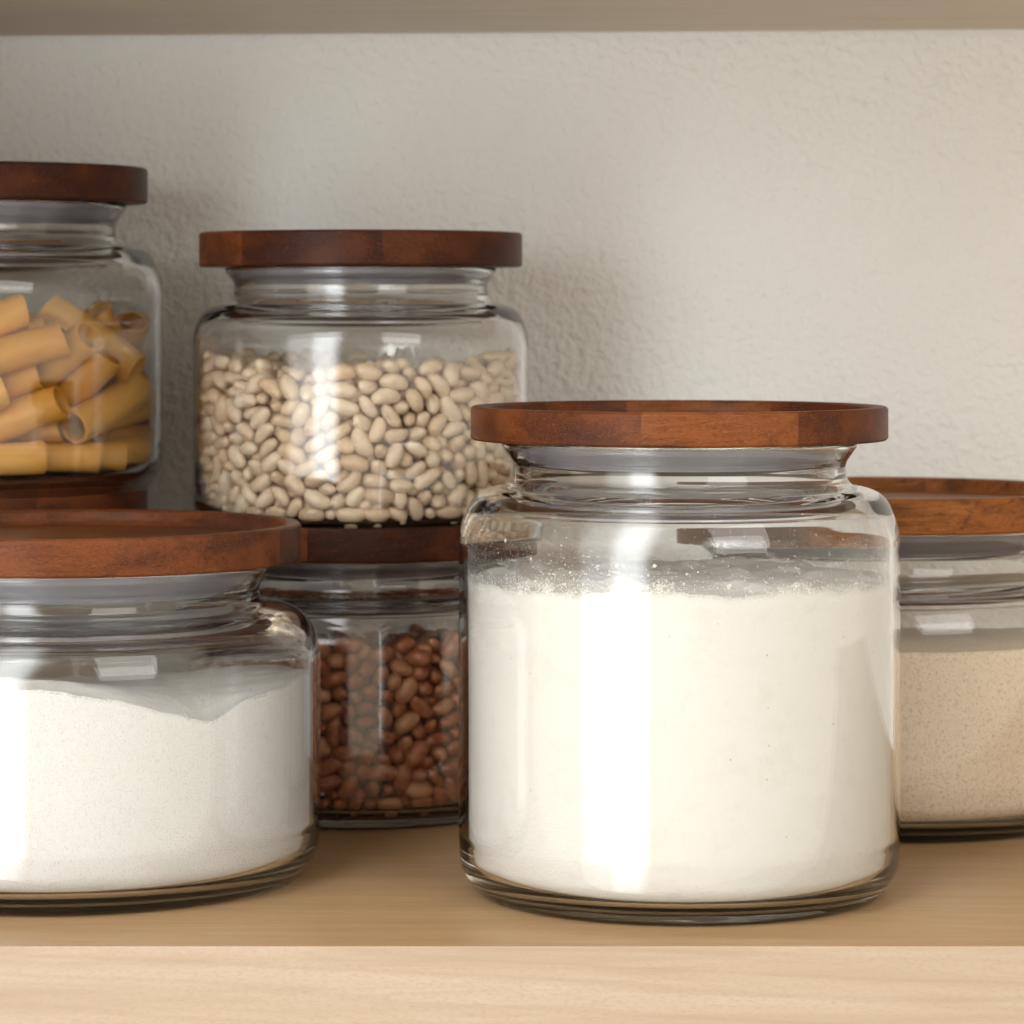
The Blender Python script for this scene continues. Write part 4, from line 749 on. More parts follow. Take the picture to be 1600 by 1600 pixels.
 -404,153,667,-42,-66, -276,-512,406,175,-46, -145,513,174,56,-9, 546,-239,597,-8,11, -505,-425,677,156,77, 495,237,647,-14,-64, 430,583,452,-36,49,
 395,451,720,113,-80, -495,148,372,-107,0, 572,-445,201,52,-65, 510,420,137,-47,-34, 346,452,37,-48,0, 102,694,718,60,-6, -615,-336,635,42,-17,
 -519,270,724,-95,5, -640,340,438,-118,-4, 384,492,222,-9,-46, 215,-496,384,142,-5, -528,87,295,142,-32, 311,-412,37,37,0, 684,166,303,7,34,
 -532,82,105,141,-13, -395,498,576,-6,22, 309,-574,115,89,-44, -211,-517,275,-9,3, -719,-92,400,-83,-11, 340,640,537,-28,8, -296,-662,184,-24,52,
 466,-352,649,158,-19, 78,-532,118,92,33, 422,-69,671,48,26, -604,-399,729,-56,11, -387,586,145,149,2, 71,535,454,-119,19, 153,-494,202,17,-79,
 192,-607,163,-111,12, -380,-439,238,-43,50, 94,-612,561,155,-36, -678,129,746,-9,15, 444,-569,757,-135,-47, -228,-592,320,-145,2, 19,724,275,-2,0,
 -520,-303,592,74,-33, -380,-523,679,162,28, 133,690,585,-72,6, 594,-274,726,115,5, 141,-497,37,-164,0, 458,535,177,-133,-37, 132,646,61,0,67,
 530,54,648,-38,17, 580,-258,237,50,-30, 258,544,451,21,5, 346,-554,439,-152,18, -645,-12,388,33,-34, 667,222,352,45,7, 165,572,130,66,-49,
 -88,614,374,4,-22, -26,-724,124,-2,54, -345,413,271,-56,34, 450,542,37,-105,0, 501,-127,267,-104,30, -534,-15,299,-138,-30, 606,252,758,-7,28,
 414,-38,587,-93,-64, -248,-474,480,93,-35, -667,283,379,67,-33, 286,329,634,49,15, -173,-538,735,-138,46, 537,363,666,180,42, 548,-263,667,-47,-7,
 6,-645,399,-54,-33, -259,-585,528,-98,-15, 42,-702,184,81,-29, 367,-518,360,113,30, -504,114,508,77,20, 300,-660,483,24,-46, 573,444,156,-52,12,
 -204,-696,227,-16,67, -33,-515,249,176,-12, 123,624,501,-98,-51, 592,418,65,-55,-63, 504,-325,315,120,-13, 571,-446,686,52,19, 530,462,349,-171,-5,
 -605,-346,564,3,-10, 299,660,357,156,36, 130,580,624,124,-25, 552,-273,124,-161,53, -393,-609,429,-33,-29, -32,-640,139,3,33, -169,605,180,176,21,
 81,-633,452,152,-51, -312,-515,464,-65,26, -332,618,621,-84,-15, -697,94,164,-4,-31, 21,641,99,63,11, -428,-227,570,-135,13, 300,547,37,147,0,
 -650,174,249,-137,19, 288,-429,286,34,17, -368,-625,126,150,75, -608,-394,37,123,0, 390,351,586,-173,-15, 220,-607,230,70,-12, -449,-384,730,-43,5,
 662,-234,488,142,-20, 654,-311,212,-115,19, 533,-214,269,58,-32, -530,-99,387,26,27, 72,-586,642,-101,-23, 547,318,490,13,50, 678,183,102,-19,17,
 149,-537,602,34,5, -307,-587,127,155,70, 476,-203,61,67,-75, -262,654,499,-74,42, -700,46,332,167,-20, 135,-499,326,15,-81, -567,-451,643,-52,-50,
 251,-476,37,149,0, -467,373,247,-38,58, 263,-472,177,-40,17, 445,-573,90,-142,72, 543,-373,551,133,-9, -560,449,522,36,7, 567,-414,286,-53,14,
 -256,578,214,126,-6, -591,-397,383,85,-40, 693,-101,101,15,-1, -461,-559,602,140,11, -433,-282,37,-57,0, -366,450,511,-173,52, -588,-65,410,-169,-39,
 -556,48,242,-39,27, -289,-665,89,-24,41, -589,-110,300,50,-49, -269,579,472,56,-40, 212,471,258,-24,-59, 577,-4,562,-92,-60, -463,-448,37,-153,0,
 382,616,378,-32,-36, -319,422,551,-110,-27, -401,-575,106,36,8, -6,516,277,1,-26, 556,-427,490,-58,11, -614,-129,466,69,-66, -308,-629,444,76,5,
 -399,-577,193,-150,7, 352,590,485,151,-10, 634,-351,156,61,-18, 383,-532,224,-65,30, 395,449,137,160,-38, -489,-217,707,-169,7, -644,-108,37,-60,0,
 -278,669,598,23,64, -392,372,238,-54,23, -73,668,255,37,-29, -484,-433,562,1,-40, -640,341,257,62,-45, 451,359,277,-57,17, 70,536,381,-94,23,
 366,434,202,144,-34, -415,-434,341,-166,-23, -501,-198,558,-148,5, -387,341,37,49,0, -640,-124,172,173,-3, -342,-387,107,139,-3, 202,696,61,-16,-73,
 526,157,635,138,49, 693,-108,483,-15,-21, 243,658,766,-90,14, 6,702,626,-119,1, -197,-672,105,70,-12, 621,-16,153,63,-55, 328,436,538,26,13,
 -516,405,306,48,-70, 352,-458,242,23,-10, 515,262,330,179,-60, -20,634,182,36,-61, -516,-509,683,-45,-14, 344,-613,391,99,-21, 603,357,104,40,-8,
 -513,321,200,-175,23, -635,-297,368,47,-7, -614,-163,617,-24,-4, -449,-129,584,177,43, 724,-20,469,-92,-27, 619,2,263,89,42, 134,712,61,169,70,
 -56,699,37,-111,0, -522,379,587,-102,-13, 584,363,445,14,50, 456,537,258,14,13, -575,-298,314,-77,31, 696,-96,410,-30,-24, -189,481,321,-159,14,
 173,605,37,44,0, -525,-374,394,-93,29, -170,488,416,19,73, 718,97,183,98,-48, 495,418,289,-84,44, 414,-360,701,-32,14, 515,380,463,-158,-46,
 -390,-375,449,-141,-22, -425,294,185,-125,-43, 41,-617,198,-162,36, -536,-67,652,99,5, 8,496,649,-19,6, 163,706,526,-13,34, -12,563,470,-164,5,
 36,635,421,109,9, -18,655,296,-9,-41, -314,573,63,85,-86, -642,-337,295,-62,43, -510,-81,311,-81,-58, 660,298,574,114,40, -453,249,336,-119,66,
 435,-278,37,-123,0, 539,-197,62,147,-76, -228,582,706,101,-24, 387,506,427,37,21, -142,504,696,-122,-7, 549,474,61,-49,-66, -130,713,268,-170,62,
 597,-368,502,124,0, 473,-549,352,41,-8, -493,211,435,12,-15, -691,-219,677,108,-74, -145,-451,659,-22,25, -185,-511,525,77,25, -267,-674,308,158,52,
 -2,-517,503,180,38, -449,-300,359,50,16, 340,289,604,-172,-52, -329,-626,707,20,23, -370,-549,271,-162,40, 349,554,571,-60,-47, 140,521,456,-118,-27,
 -297,-364,627,-113,34, -587,425,170,54,-65, 160,-431,579,112,43, -109,505,261,-168,-72, -423,-588,662,144,19, -430,-383,292,-35,-23,
 522,370,372,59,-8, -225,553,151,153,-12, -456,539,379,-58,41, -244,593,284,162,1, 657,305,151,115,-48, 46,514,326,-5,-24, -511,-76,62,-82,-84,
 60,584,37,177,0, -364,-367,321,-45,-6, -479,326,342,-112,7, -602,153,151,-82,-63, 89,569,531,9,32, 63,-535,37,124,0, 538,266,136,21,-40,
 609,-213,311,-136,-35, -465,-226,329,115,73, 682,-170,456,-34,22, -489,-167,405,-71,61, -445,542,268,137,25, -452,544,684,-84,38,
 535,-224,181,-124,49, -644,-25,54,-9,-43, -408,355,436,-48,-23, 360,629,199,150,67, 365,601,110,-100,20, -475,255,225,-3,18, -489,150,698,97,23,
 185,-681,273,129,33, 491,410,635,-163,27, -680,173,609,144,-18, 500,441,442,177,54, -71,473,582,-92,-35, -701,-13,665,-22,-6, 432,-477,331,-87,-17,
 419,425,454,106,10, 310,594,296,-70,52, -202,-576,692,140,-5, -693,-131,105,174,34, 498,326,625,-81,38, -164,-403,578,-114,-4, 508,-152,724,54,32,
 -23,-709,456,108,-49, 629,60,705,-6,-25, 11,-644,728,-9,4, -395,608,293,-147,-65, 169,-628,351,-57,14, -492,-217,125,-149,36, 528,285,230,-32,-24,
 -411,481,308,-7,-15, 676,-261,569,-111,-17, -376,-354,391,-47,-6, -418,482,644,-20,19, -192,-609,244,52,22, -210,-458,705,-128,-26,
 456,519,733,-161,-13, -598,137,265,-17,-71, 181,-515,527,-18,15, 545,478,627,131,-78, -664,-229,587,-167,-30, 429,503,498,178,20, -208,531,61,-28,-66,
 67,-513,406,7,90, -462,559,576,40,-48, 310,-629,231,-42,0, -115,-654,251,172,-21, -526,-498,536,-47,77, 419,562,311,-128,18, -573,151,721,-41,-11,
 460,-470,588,-130,46, -486,-507,434,-148,25, 475,206,507,125,-85, -613,-29,313,-81,26, -679,176,683,150,-18, -599,75,522,-106,14,
 -486,286,584,-126,-15, 207,-559,347,-41,9, -571,-106,37,-61,0, 416,-520,84,-150,-15, 532,-82,390,139,10, 556,-430,37,-11,0, 13,-496,687,39,-37,
 523,132,404,170,22, 606,-2,404,-93,-16, 267,505,61,13,73, -603,-40,526,130,7, -127,525,368,122,12, 342,395,125,-18,55, 649,-266,352,-178,-4,
 -651,265,99,-180,14, 183,701,628,-15,-39, -639,-76,253,14,-56, 515,-42,521,85,-57, -115,-579,227,-128,-58, 512,-314,244,129,-15, 557,325,37,65,0,
 -44,-641,488,-100,27, -310,564,424,140,29, -488,536,190,-138,77, -665,219,747,178,-12, -677,199,429,-10,-40, 180,-677,596,-86,16, -244,659,244,-40,-2,
 -688,156,169,-19,41, -463,228,510,-116,-19, -515,-510,257,135,-53, -681,-248,225,110,-74, 465,179,702,-162,-43, 321,-488,430,-146,-18,
 -464,-557,236,140,-53, 393,583,37,-102,0, -689,68,478,-167,-21, 594,-416,410,55,84, 521,-503,194,-134,53, -492,351,469,-24,50, 10,725,423,179,-87,
 622,-211,567,77,49, -71,-534,474,-103,32, -309,-513,141,-139,-56, -583,430,603,54,37, 357,-437,171,63,-2, 186,675,718,88,-9, 364,-602,615,87,-9,
 146,-583,211,-135,-9, -452,-97,674,-171,41, -520,505,735,46,34, -208,-473,61,156,-70, -554,467,261,50,89, -444,306,104,-9,0, -143,710,37,11,0,
 87,-471,598,146,32, 200,404,556,86,-12, -714,125,497,80,-65, -504,281,486,164,60, 586,-70,450,-26,4, 477,365,522,121,-30, -535,-257,453,-117,7,
 133,499,330,-15,-79, 710,-146,250,78,-30, 419,339,37,-113,0, 435,-279,186,57,32, -445,-542,151,-144,-15, 214,601,442,-162,-17, -380,252,587,122,21,
 -136,490,625,91,3, -602,97,360,-147,12, 287,-511,490,-170,-10, -724,27,53,88,-41, 607,-77,120,99,-58, 443,-275,677,-177,36, 137,628,352,-126,-14,
 402,430,364,36,-69, -265,-560,226,-13,20, -485,506,518,-56,-19, -97,657,179,170,51, 510,-357,450,-138,-10, -470,-266,421,52,12, -109,693,349,101,25,
 -546,-232,206,86,24, -702,-180,214,-76,82, 175,-571,97,58,0, -559,353,642,34,23, -567,-33,77,27,-60, 305,561,160,43,44, 462,-558,281,-140,7,
 554,-337,37,109,0, 592,82,586,3,-26, -6,-644,270,-131,-31, 574,-72,248,151,-56, 371,-484,296,-74,-30, 237,-685,417,19,35, 103,717,424,172,-17,
 702,-4,196,26,6, -388,373,359,-30,-32, 316,-408,217,38,31, 138,-712,445,11,-66, -520,-403,507,121,49, 710,-148,60,-102,62, 687,-230,37,71,0,
 -491,212,292,150,45, -719,92,586,-97,-19, 625,-367,60,-120,-69, -544,174,556,44,6, 427,-488,745,-107,-31, 50,723,37,176,0, -73,590,105,-124,-7,
 -457,394,547,82,-21, -260,517,535,-154,-2, -692,217,188,-107,60, 29,618,341,174,32, 374,584,742,47,10, -550,471,37,-131,0, 278,587,525,-54,17,
 -320,499,448,-4,35, -375,342,584,169,40, 691,-218,306,73,48, -599,368,97,123,20, -454,-247,214,-61,62, 597,-289,175,57,-36, -479,198,637,127,-8,
 -111,636,563,-73,-36, -558,-253,61,118,-72, 308,-574,650,-61,36, -125,567,467,58,58, -38,-704,204,-67,28, -515,46,37,-95,0, -656,-118,363,-76,30,
 -434,-512,62,-108,69, -690,131,96,-165,-12, 302,633,100,82,-2, 39,605,211,66,52, 515,157,118,175,-29, 399,-450,37,-81,0, -466,-555,509,-40,-71,
 500,-195,493,-55,18, -424,558,37,136,0, -683,-243,316,110,-13, -532,-277,362,-159,53, 424,588,611,144,0, -551,-218,366,-165,-43,
 -437,-358,656,-122,-38, -646,329,665,-117,-59, -414,566,442,146,14, -5,582,639,129,50, 633,209,562,13,44, -411,-313,169,-53,-48, 107,505,37,-12,0,
 645,276,85,28,-24, 638,-23,486,163,-21, 527,-462,101,-20,10, -400,476,376,-132,7, -632,185,331,85,-45, 201,676,397,-65,2, 723,-55,740,86,21,
 -194,544,655,-116,-3, 290,-525,241,-36,-25, -1,-595,37,57,0, 718,102,360,98,86, 570,87,154,83,45, -581,289,329,11,14, 509,86,179,100,-8,
 487,-221,339,120,-30, 717,-105,311,-98,30, -560,-459,325,-51,-19, -298,638,407,117,35, 120,502,676,165,18, 497,527,121,-43,47, -661,-299,59,114,63,
 371,602,284,90,35, 62,698,558,-72,-6, -66,-699,559,-74,-19, 407,-433,430,-28,-53, -428,-487,612,-27,16, 503,-117,663,179,-6, 167,-489,109,-161,-8,
 -624,276,595,172,-35, -403,578,610,87,-13, 268,649,37,78,0, 207,-674,479,-109,-12, -702,-4,460,8,26, 547,-475,587,49,-59, -695,9,152,-118,-37,
 404,-460,681,-88,-37, -139,-688,37,-84,0, -524,-240,274,113,31, -26,-695,767,167,2, -80,-695,699,-93,-6, 504,116,318,-77,55, 229,-633,765,-143,-19,
 454,390,361,57,42, -690,-223,484,-72,-57, -485,18,588,84,1, 37,-539,302,91,25, 68,591,113,-124,29, -201,-654,325,36,-57, 118,-545,171,-28,-48,
 -346,486,217,121,44, -557,-370,463,46,-1, -634,351,510,-119,-3, 77,-698,549,78,-22, 334,-304,687,-145,63, -562,-54,727,52,0, 711,138,599,-79,-20,
 407,-208,688,-167,-25, -503,-245,37,82,0, 194,439,685,-81,-55, -50,-595,293,-117,31, -650,119,553,-104,12, 298,638,721,97,-20, -385,546,308,-1,-38,
 -554,-467,429,-50,-68, -295,424,37,35,0, 299,421,224,145,-38, 597,230,37,162,0, -486,447,445,-126,48, -108,-659,94,116,13, -389,611,490,-148,55,
 -543,353,144,144,36, 289,-648,706,169,-2, -478,-440,100,-41,10, 639,8,548,107,-38, 320,-489,632,158,7, 659,-266,111,23,38, -635,-6,715,160,29,
 78,-697,112,108,-16, 478,9,645,-31,-41, 697,78,518,-11,20, -661,121,37,55,0, -29,-516,381,177,18, 45,627,667,121,28, 569,220,651,116,59,
 -724,22,220,88,22, 693,211,37,-73,0, 279,455,138,12,-11, 599,156,756,-112,6, -14,-572,123,-146,-63, 609,144,499,-77,36, 630,-359,585,60,-68,
 -627,-210,322,143,71, -413,313,328,-118,76, 322,507,499,-150,46, -506,483,584,-34,-9, -59,596,595,89,23, 271,-337,619,-47,1, -665,10,258,-87,-24,
 638,82,37,-13,0, 481,-187,149,69,-19, 722,-64,208,-95,-69, 725,8,332,91,42, -117,653,101,-110,9, -723,-56,62,-86,74, -221,-690,626,162,13,
 420,336,395,19,29, -448,301,413,120,-11, -282,516,602,-20,2, 352,-546,145,138,24, 681,206,499,42,53, 615,-336,439,134,-3, 691,148,528,-9,-41,
 489,-343,37,-69,0, -660,235,642,147,-13, 192,562,260,121,26, -287,430,473,34,68, 483,-184,224,-111,30, 238,541,665,-1,4, 216,-492,220,93,34,
 515,-509,37,45,0, -201,696,213,-164,-51, -615,-337,494,-133,4, -516,-108,557,140,48, 644,-297,286,-60,41, 207,474,61,-24,69, -534,490,386,47,10,
 -320,-475,522,-126,20, 325,429,458,41,31, -2,450,569,90,18, 101,-568,358,107,-75, -357,-509,327,-51,19, -665,-288,632,-67,-75, 346,-459,61,-140,-71,
 -34,552,56,36,49, 505,-264,61,53,-70, -267,559,648,66,-44, 479,-312,516,-138,20, -155,-708,541,168,5, -136,-652,169,1,3, -452,-403,388,-113,31,
 110,-635,144,104,-37, -389,597,58,101,-58, -117,-715,141,171,-22, 487,328,37,-120,0, -345,-565,601,165,-3, 699,-71,37,9,0, 510,-131,567,55,-83,
 62,534,600,31,58, 515,-481,293,-23,-32, -502,-276,668,137,-47, -592,241,186,11,5, -508,490,654,-89,-6, -571,186,404,130,27, -655,257,466,162,32,
 575,-156,412,-151,-16, -33,-724,285,-3,-2, 249,472,660,-27,62, 49,-584,483,31,-12, -584,-390,99,-131,20, 545,8,433,39,68, -239,684,399,-161,-55,
 19,-554,606,110,47, -657,-59,594,87,-4, 43,705,341,45,10, 377,353,445,-47,33, 472,-363,114,-72,-31, 694,119,248,5,36, 4,703,209,-63,14,
 -582,97,665,166,21, -219,669,311,-89,30, -515,-162,318,175,18, 249,595,318,75,30, 56,-701,261,-75,28, -462,-272,113,-172,-31, -310,-488,258,-140,88,
 516,-22,61,88,-66, 173,484,604,-111,6, -544,55,712,28,4, 363,460,298,-92,-30, -208,593,406,-71,11, -609,8,217,-46,35, 13,-592,683,-131,-48,
 183,573,347,63,32, 278,-640,636,139,0, -150,-650,475,165,-54, -664,70,419,-69,3, 487,-456,655,-101,36, -530,324,393,89,-30, 719,-88,537,83,-21,
 659,-100,587,66,4, -523,290,37,123,0, 574,-156,208,135,17, 50,-612,92,168,63, -686,-154,320,180,32, -351,-405,37,16,0, 209,-681,666,-15,-23,
 622,-96,667,-7,-29, 464,-381,293,-63,15, 501,-67,609,-177,-10, -458,352,37,52,0, 435,93,598,163,-74, 504,520,416,-44,-49, -377,375,497,-7,-42,
 552,332,326,-167,-39, -716,-116,246,99,-83, 434,416,93,-166,-11, -191,418,625,126,47, -230,495,456,-93,-6, 316,-245,593,-2,17, -713,130,377,-100,-36,
 449,432,556,117,-47, 14,-725,60,-179,-63, 450,-176,636,-24,0, -238,-571,125,127,42, 513,67,453,97,89, 306,-532,334,24,-70, 4,539,529,106,25,
 259,-583,448,106,-42, 317,-652,37,-154,0, -364,-627,347,-30,17, 630,323,756,6,-46, -428,411,314,-13,-27, 438,473,285,-135,-47, 118,-623,711,-24,17,
 686,232,647,109,-31, -514,168,99,-176,-6, 43,-695,481,-62,14, 244,-543,594,-119,17, -674,266,37,-112,0, 595,275,588,109,85, 488,-493,403,-75,37,
 -213,471,99,24,70, -724,-30,603,-88,21, 660,31,369,-105,-29, -279,435,141,-147,64, 670,-221,199,180,-37, -88,-396,596,38,-71, -167,-643,576,168,3,
 -658,-304,181,-65,83, 421,486,640,-73,-21, 25,654,506,109,1, 677,-192,647,128,0, 317,256,669,-107,-45, -254,-450,172,151,61, -377,377,668,-40,12,
 -146,-710,309,-12,-55, 426,571,681,-8,6, 579,435,700,127,47, -628,-176,128,36,-48, -111,692,488,85,-14, 100,-612,269,1,25, 677,1,83,75,14,
 470,552,359,140,49, -54,514,132,6,-69, 281,493,271,-42,-15, -485,405,110,107,30, 99,698,246,50,22, -453,-338,444,40,21, -476,515,37,-54,0,
 -701,-46,330,-147,3, 274,-466,104,136,-11, 493,-531,566,-137,37, 288,665,440,157,9, -98,718,170,-172,-33, -662,-296,480,-66,-76, -538,39,461,163,25,
 717,109,68,99,-67, 6,-563,425,171,29, 78,-519,522,40,-53, -448,194,575,-107,-17, 489,509,659,-115,38, -235,-595,458,99,14, 598,228,166,14,-13,
 563,209,386,24,-34, -619,-328,107,49,4, -657,284,723,-75,-55, 642,-24,706,-37,3, -15,437,665,111,72, 286,430,37,146,0, -412,571,209,162,-2,
 331,-403,676,-82,-6, -219,-492,209,51,31, 701,47,599,171,-36, 372,359,71,134,-59, 569,-163,559,65,16, -590,-268,541,-154,30, -450,255,68,-120,59,
 471,214,140,114,-57, 90,567,282,173,-18, 513,61,248,97,-6, 279,-457,349,161,13, 567,-283,547,120,-29, -691,-219,115,-72,34, 83,-696,37,-109,0,
 438,486,387,141,-41, -174,572,588,-123,-7, -520,-500,756,127,13, -255,-473,559,56,-11, -511,-397,37,-157,0, 572,313,171,-27,3, 634,-299,498,137,-1,
 32,724,119,177,32, -242,-621,37,-24,0, 403,-474,508,38,9, 499,494,37,-111,0, -700,187,334,75,35, -451,-370,571,170,3, 702,-37,130,-153,11,
 -144,-686,667,73,-21, -608,358,321,167,35, -228,-688,37,162,0, -702,-63,178,24,33, 421,300,125,-55,-55, 156,635,657,-21,-28, -447,-462,694,45,-45,
 -230,-462,393,154,-5, -559,237,272,-111,6, -59,722,567,-175,-16, 616,204,430,-51,-27, -89,-719,376,-7,84, 199,586,508,-72,5, -82,-521,558,-46,45,
 645,-288,626,16,19, 201,-498,462,89,32, -588,-335,170,-78,-28, 398,179,567,72,-36, -101,-529,37,49,0, 667,-121,747,-30,52, -202,499,258,-46,-28,
 238,-457,564,142,78, -560,-172,686,-145,3, 119,-700,630,123,-53, -126,-624,318,-75,20, -240,661,137,-90,25, -455,-22,676,-174,30, 614,340,281,49,15,
 445,411,711,-131,-9, -246,590,60,-68,-65, -165,-596,515,-156,-7, -452,395,620,68,-21, 437,-578,198,-143,-33, -422,-579,736,-56,-13,
 491,-308,723,8,-32, 149,-686,100,-73,20, -522,134,37,-172,0, 620,374,531,-59,-2, -699,52,106,-15,-18, -724,-29,271,-88,-26, 537,460,215,88,4,
 401,575,211,-134,-20, 637,-96,202,27,-25, 375,-620,331,-149,-8, -438,548,112,-40,18, 715,117,675,-81,-9, -173,581,109,-49,-12, -568,-188,62,177,-45,
 525,-86,169,36,-26, 722,60,437,-85,-41, -156,-516,343,98,-13, 502,-122,91,-104,-38, 634,-180,774,137,11, -577,-398,608,16,11, 124,-714,725,10,13,
 -233,-505,621,67,-4, 565,96,301,86,26, -146,626,37,-119,0, 616,-227,410,63,-26, 431,312,698,-21,2, 339,613,672,-128,-19, -454,-380,218,53,-42,
 363,-396,376,-79,-24, -468,459,259,135,4, -506,-358,152,-177,76, 723,-40,662,87,10, 364,-600,269,-35,-12, 701,45,148,-178,22, -256,-524,61,-73,-72,
 537,445,534,19,7, 593,-180,706,5,2, -128,-595,616,6,-25, 489,-408,163,160,12, -591,55,311,147,-37, 652,244,704,39,14, 179,661,151,124,-8,
 648,279,490,-118,13, 2,-725,360,0,-29, 327,-400,119,39,-27, -694,208,536,73,20, 341,-529,691,156,8, 96,649,396,-37,47, -475,204,180,-113,63,
 -517,252,128,77,44, -519,-54,219,84,7, 587,136,231,-164,26, 334,497,608,160,6, 433,318,227,-142,37, -397,-507,465,64,40, -701,58,716,-154,13,
 607,56,207,115,57, -381,-435,631,151,-37, 113,503,541,-31,79, 504,374,212,57,-89, -345,-637,501,-28,30, 282,-643,379,-73,-27, 445,572,540,-38,-3,
 -714,-122,538,100,49, 706,-163,703,77,-27, 423,-297,337,55,24, 462,446,210,-107,1, -716,-64,704,-108,-52, 381,-349,498,47,61, -610,-391,208,123,14,
 666,118,725,-30,30, -300,458,642,173,-21, -176,679,367,113,-17, -268,441,253,-149,-33, 704,-47,369,26,33, 215,-555,37,90,0, 705,34,737,-173,42,
 167,-705,37,-167,0, 655,-91,280,-106,46, -578,395,254,134,26, 410,-296,601,-62,-51, -638,-189,539,120,20, 194,-599,413,-56,12, 139,385,667,123,26,
 378,-386,303,137,25, -543,392,64,-75,-58, 490,-163,379,-108,37, -306,632,145,-88,9, -570,420,452,-84,14, -642,-80,112,-28,-25, 493,-531,131,43,-61,
 -125,-521,410,117,-10, -58,722,688,5,-23, -588,-28,607,100,25, 423,-589,653,-144,42, 382,-348,222,-132,-85, -8,-704,682,-90,36, -347,513,60,-22,-65,
 635,-348,360,-119,-34, -500,403,399,-19,-8, -113,-716,466,171,-26, 136,-584,37,-121,0, -240,-607,616,165,-56, 687,232,146,109,-64, 22,516,62,-2,74,
 149,-686,530,-96,23, -383,-474,403,145,26, 429,-584,417,-144,-26, -239,-684,483,-19,-10, -303,-551,736,-5,10, 458,-396,506,-20,30,
 674,-265,428,-111,10, -173,685,127,93,-43, 231,-393,619,-56,60, 573,-142,122,176,53, 374,385,516,-163,-29, -611,276,243,66,-41, -545,-186,492,-161,-8,
 -569,-196,149,68,19, 351,-424,519,35,23, 701,52,291,0,-28, 642,337,669,-62,-11, 152,-527,687,-114,-6, -90,415,639,62,55, -695,104,289,173,-31,
]
PASTA = [
 190,-568,587,22,21, 275,-641,271,-1,23, -200,93,461,11,21, -208,742,601,16,39, 575,176,85,30,0, -376,367,533,0,47, -271,182,245,25,0, 3,-35,622,12,16,
 362,236,479,30,-16, 380,-138,611,-74,4, -386,-665,560,-30,33, 41,761,85,-3,0, -597,116,476,-34,25, 606,-171,653,-10,-35, 438,-453,514,-25,38,
 166,-595,395,3,23, -531,414,681,21,14, -759,-72,289,95,-11, -110,-389,741,-55,-31, 706,319,538,-66,49, -651,-438,281,124,-83, -71,614,254,8,-11,
 424,-527,85,10,0, 604,369,244,-41,5, -74,78,326,19,23, 202,23,85,-32,0, 33,308,517,125,81, 125,-285,444,17,11, 69,-281,85,29,0, 416,117,359,-1,53,
 -155,-262,633,9,17, 656,-87,280,47,12, -445,-19,85,-18,0, -597,147,662,-17,27, 368,459,85,-40,0, -274,446,424,-8,43, 288,-707,584,22,17,
 -237,629,85,-9,0, 525,553,85,-44,0, -158,-576,846,-5,-17, -603,52,312,91,-19, 241,-477,250,-5,0, 50,771,375,-4,41, -5,451,234,-2,46,
 110,-700,692,19,18, -609,-21,691,-20,15, -601,-141,85,-19,0, -12,605,414,2,-11, 492,246,282,-41,16, 530,-373,396,-19,42, 349,199,670,9,-10,
 24,-176,527,12,17, -224,431,239,-20,44, 682,-344,311,63,18, -599,484,313,51,37, -28,-44,433,10,13, -609,-276,488,-34,2, 257,563,520,31,-5,
 -156,-688,336,-39,42, -396,-659,353,-31,33, -401,-648,85,-32,0, -635,256,85,42,0, 152,649,627,20,14, -338,-488,563,-35,-49, 448,386,652,11,0,
 -226,-505,689,-53,-43, -593,-480,655,-51,13, -304,291,364,-7,39, 49,-765,295,4,29, 379,662,327,-30,11, -590,494,530,50,35, 106,-437,517,22,20,
 -419,626,795,33,-6, -353,-426,85,-28,0, -375,-107,424,-23,76, -15,-138,292,1,18, 510,-47,454,-3,4, -136,-749,832,-10,-1, 42,-294,258,3,7,
 349,489,372,-7,45, -302,-442,268,-9,8, 49,7,234,10,28, -321,207,544,1,42, -595,-261,236,3,41, -639,-66,527,-38,18, 616,-120,85,27,0,
 -225,550,637,5,37, -439,263,652,-7,43, 690,88,568,54,-50, -511,576,202,42,38, -253,-327,391,-47,51, 535,-344,85,11,0, 426,-189,370,-23,46,
 -153,300,85,-3,0, 604,47,189,23,-13, 227,301,323,56,59, 186,-741,85,14,0, 346,537,666,13,-10, -312,148,85,-5,0, -133,53,719,4,22, -95,-180,85,28,0,
 38,-528,85,42,0, 223,364,85,-39,0, -602,-202,715,-19,20, -94,767,465,7,42,
]
def decode(data):
    q = np.array(data, float).reshape(-1, 5)
    p = q[:, :3] * 1e-4
    low = np.clip((0.022 - p[:, 2]) / 0.022, 0, 1)            # the heel of the jar is rounded: keep low pieces off the wall
    p[:, :2] *= (1 - 0.05 * low)[:, None]
    return p, np.radians(q[:, 3]), np.radians(q[:, 4])
def bean_mesh(L, wdt, thk, bend, seed):
    rnd = random.Random(seed); verts, faces, nu, nv = [], [], 18, 12
    for i in range(nu + 1):
        a = math.pi * i / nu; xx = -math.cos(a) * L / 2; s = math.sin(a) ** 0.82
        for q in range(nv):
            b = 2 * math.pi * q / nv
            yy = math.cos(b) * wdt / 2 * s; zz = math.sin(b) * thk / 2 * s
            yy -= bend * (2 * xx / L) ** 2 - bend * 0.4
            verts.append((xx, yy, zz))
    for i in range(nu):
        for q in range(nv):
            p = (q + 1) % nv; faces.append((i * nv + q, (i + 1) * nv + q, (i + 1) * nv + p, i * nv + p))
    me = mesh('bean', verts, faces)
    bm = bmesh.new(); bm.from_mesh(me); bmesh.ops.remove_doubles(bm, verts=bm.verts, dist=1e-6); bmesh.ops.recalc_face_normals(bm, faces=bm.faces); bm.to_mesh(me); bm.free(); me.shade_smooth()
    return me
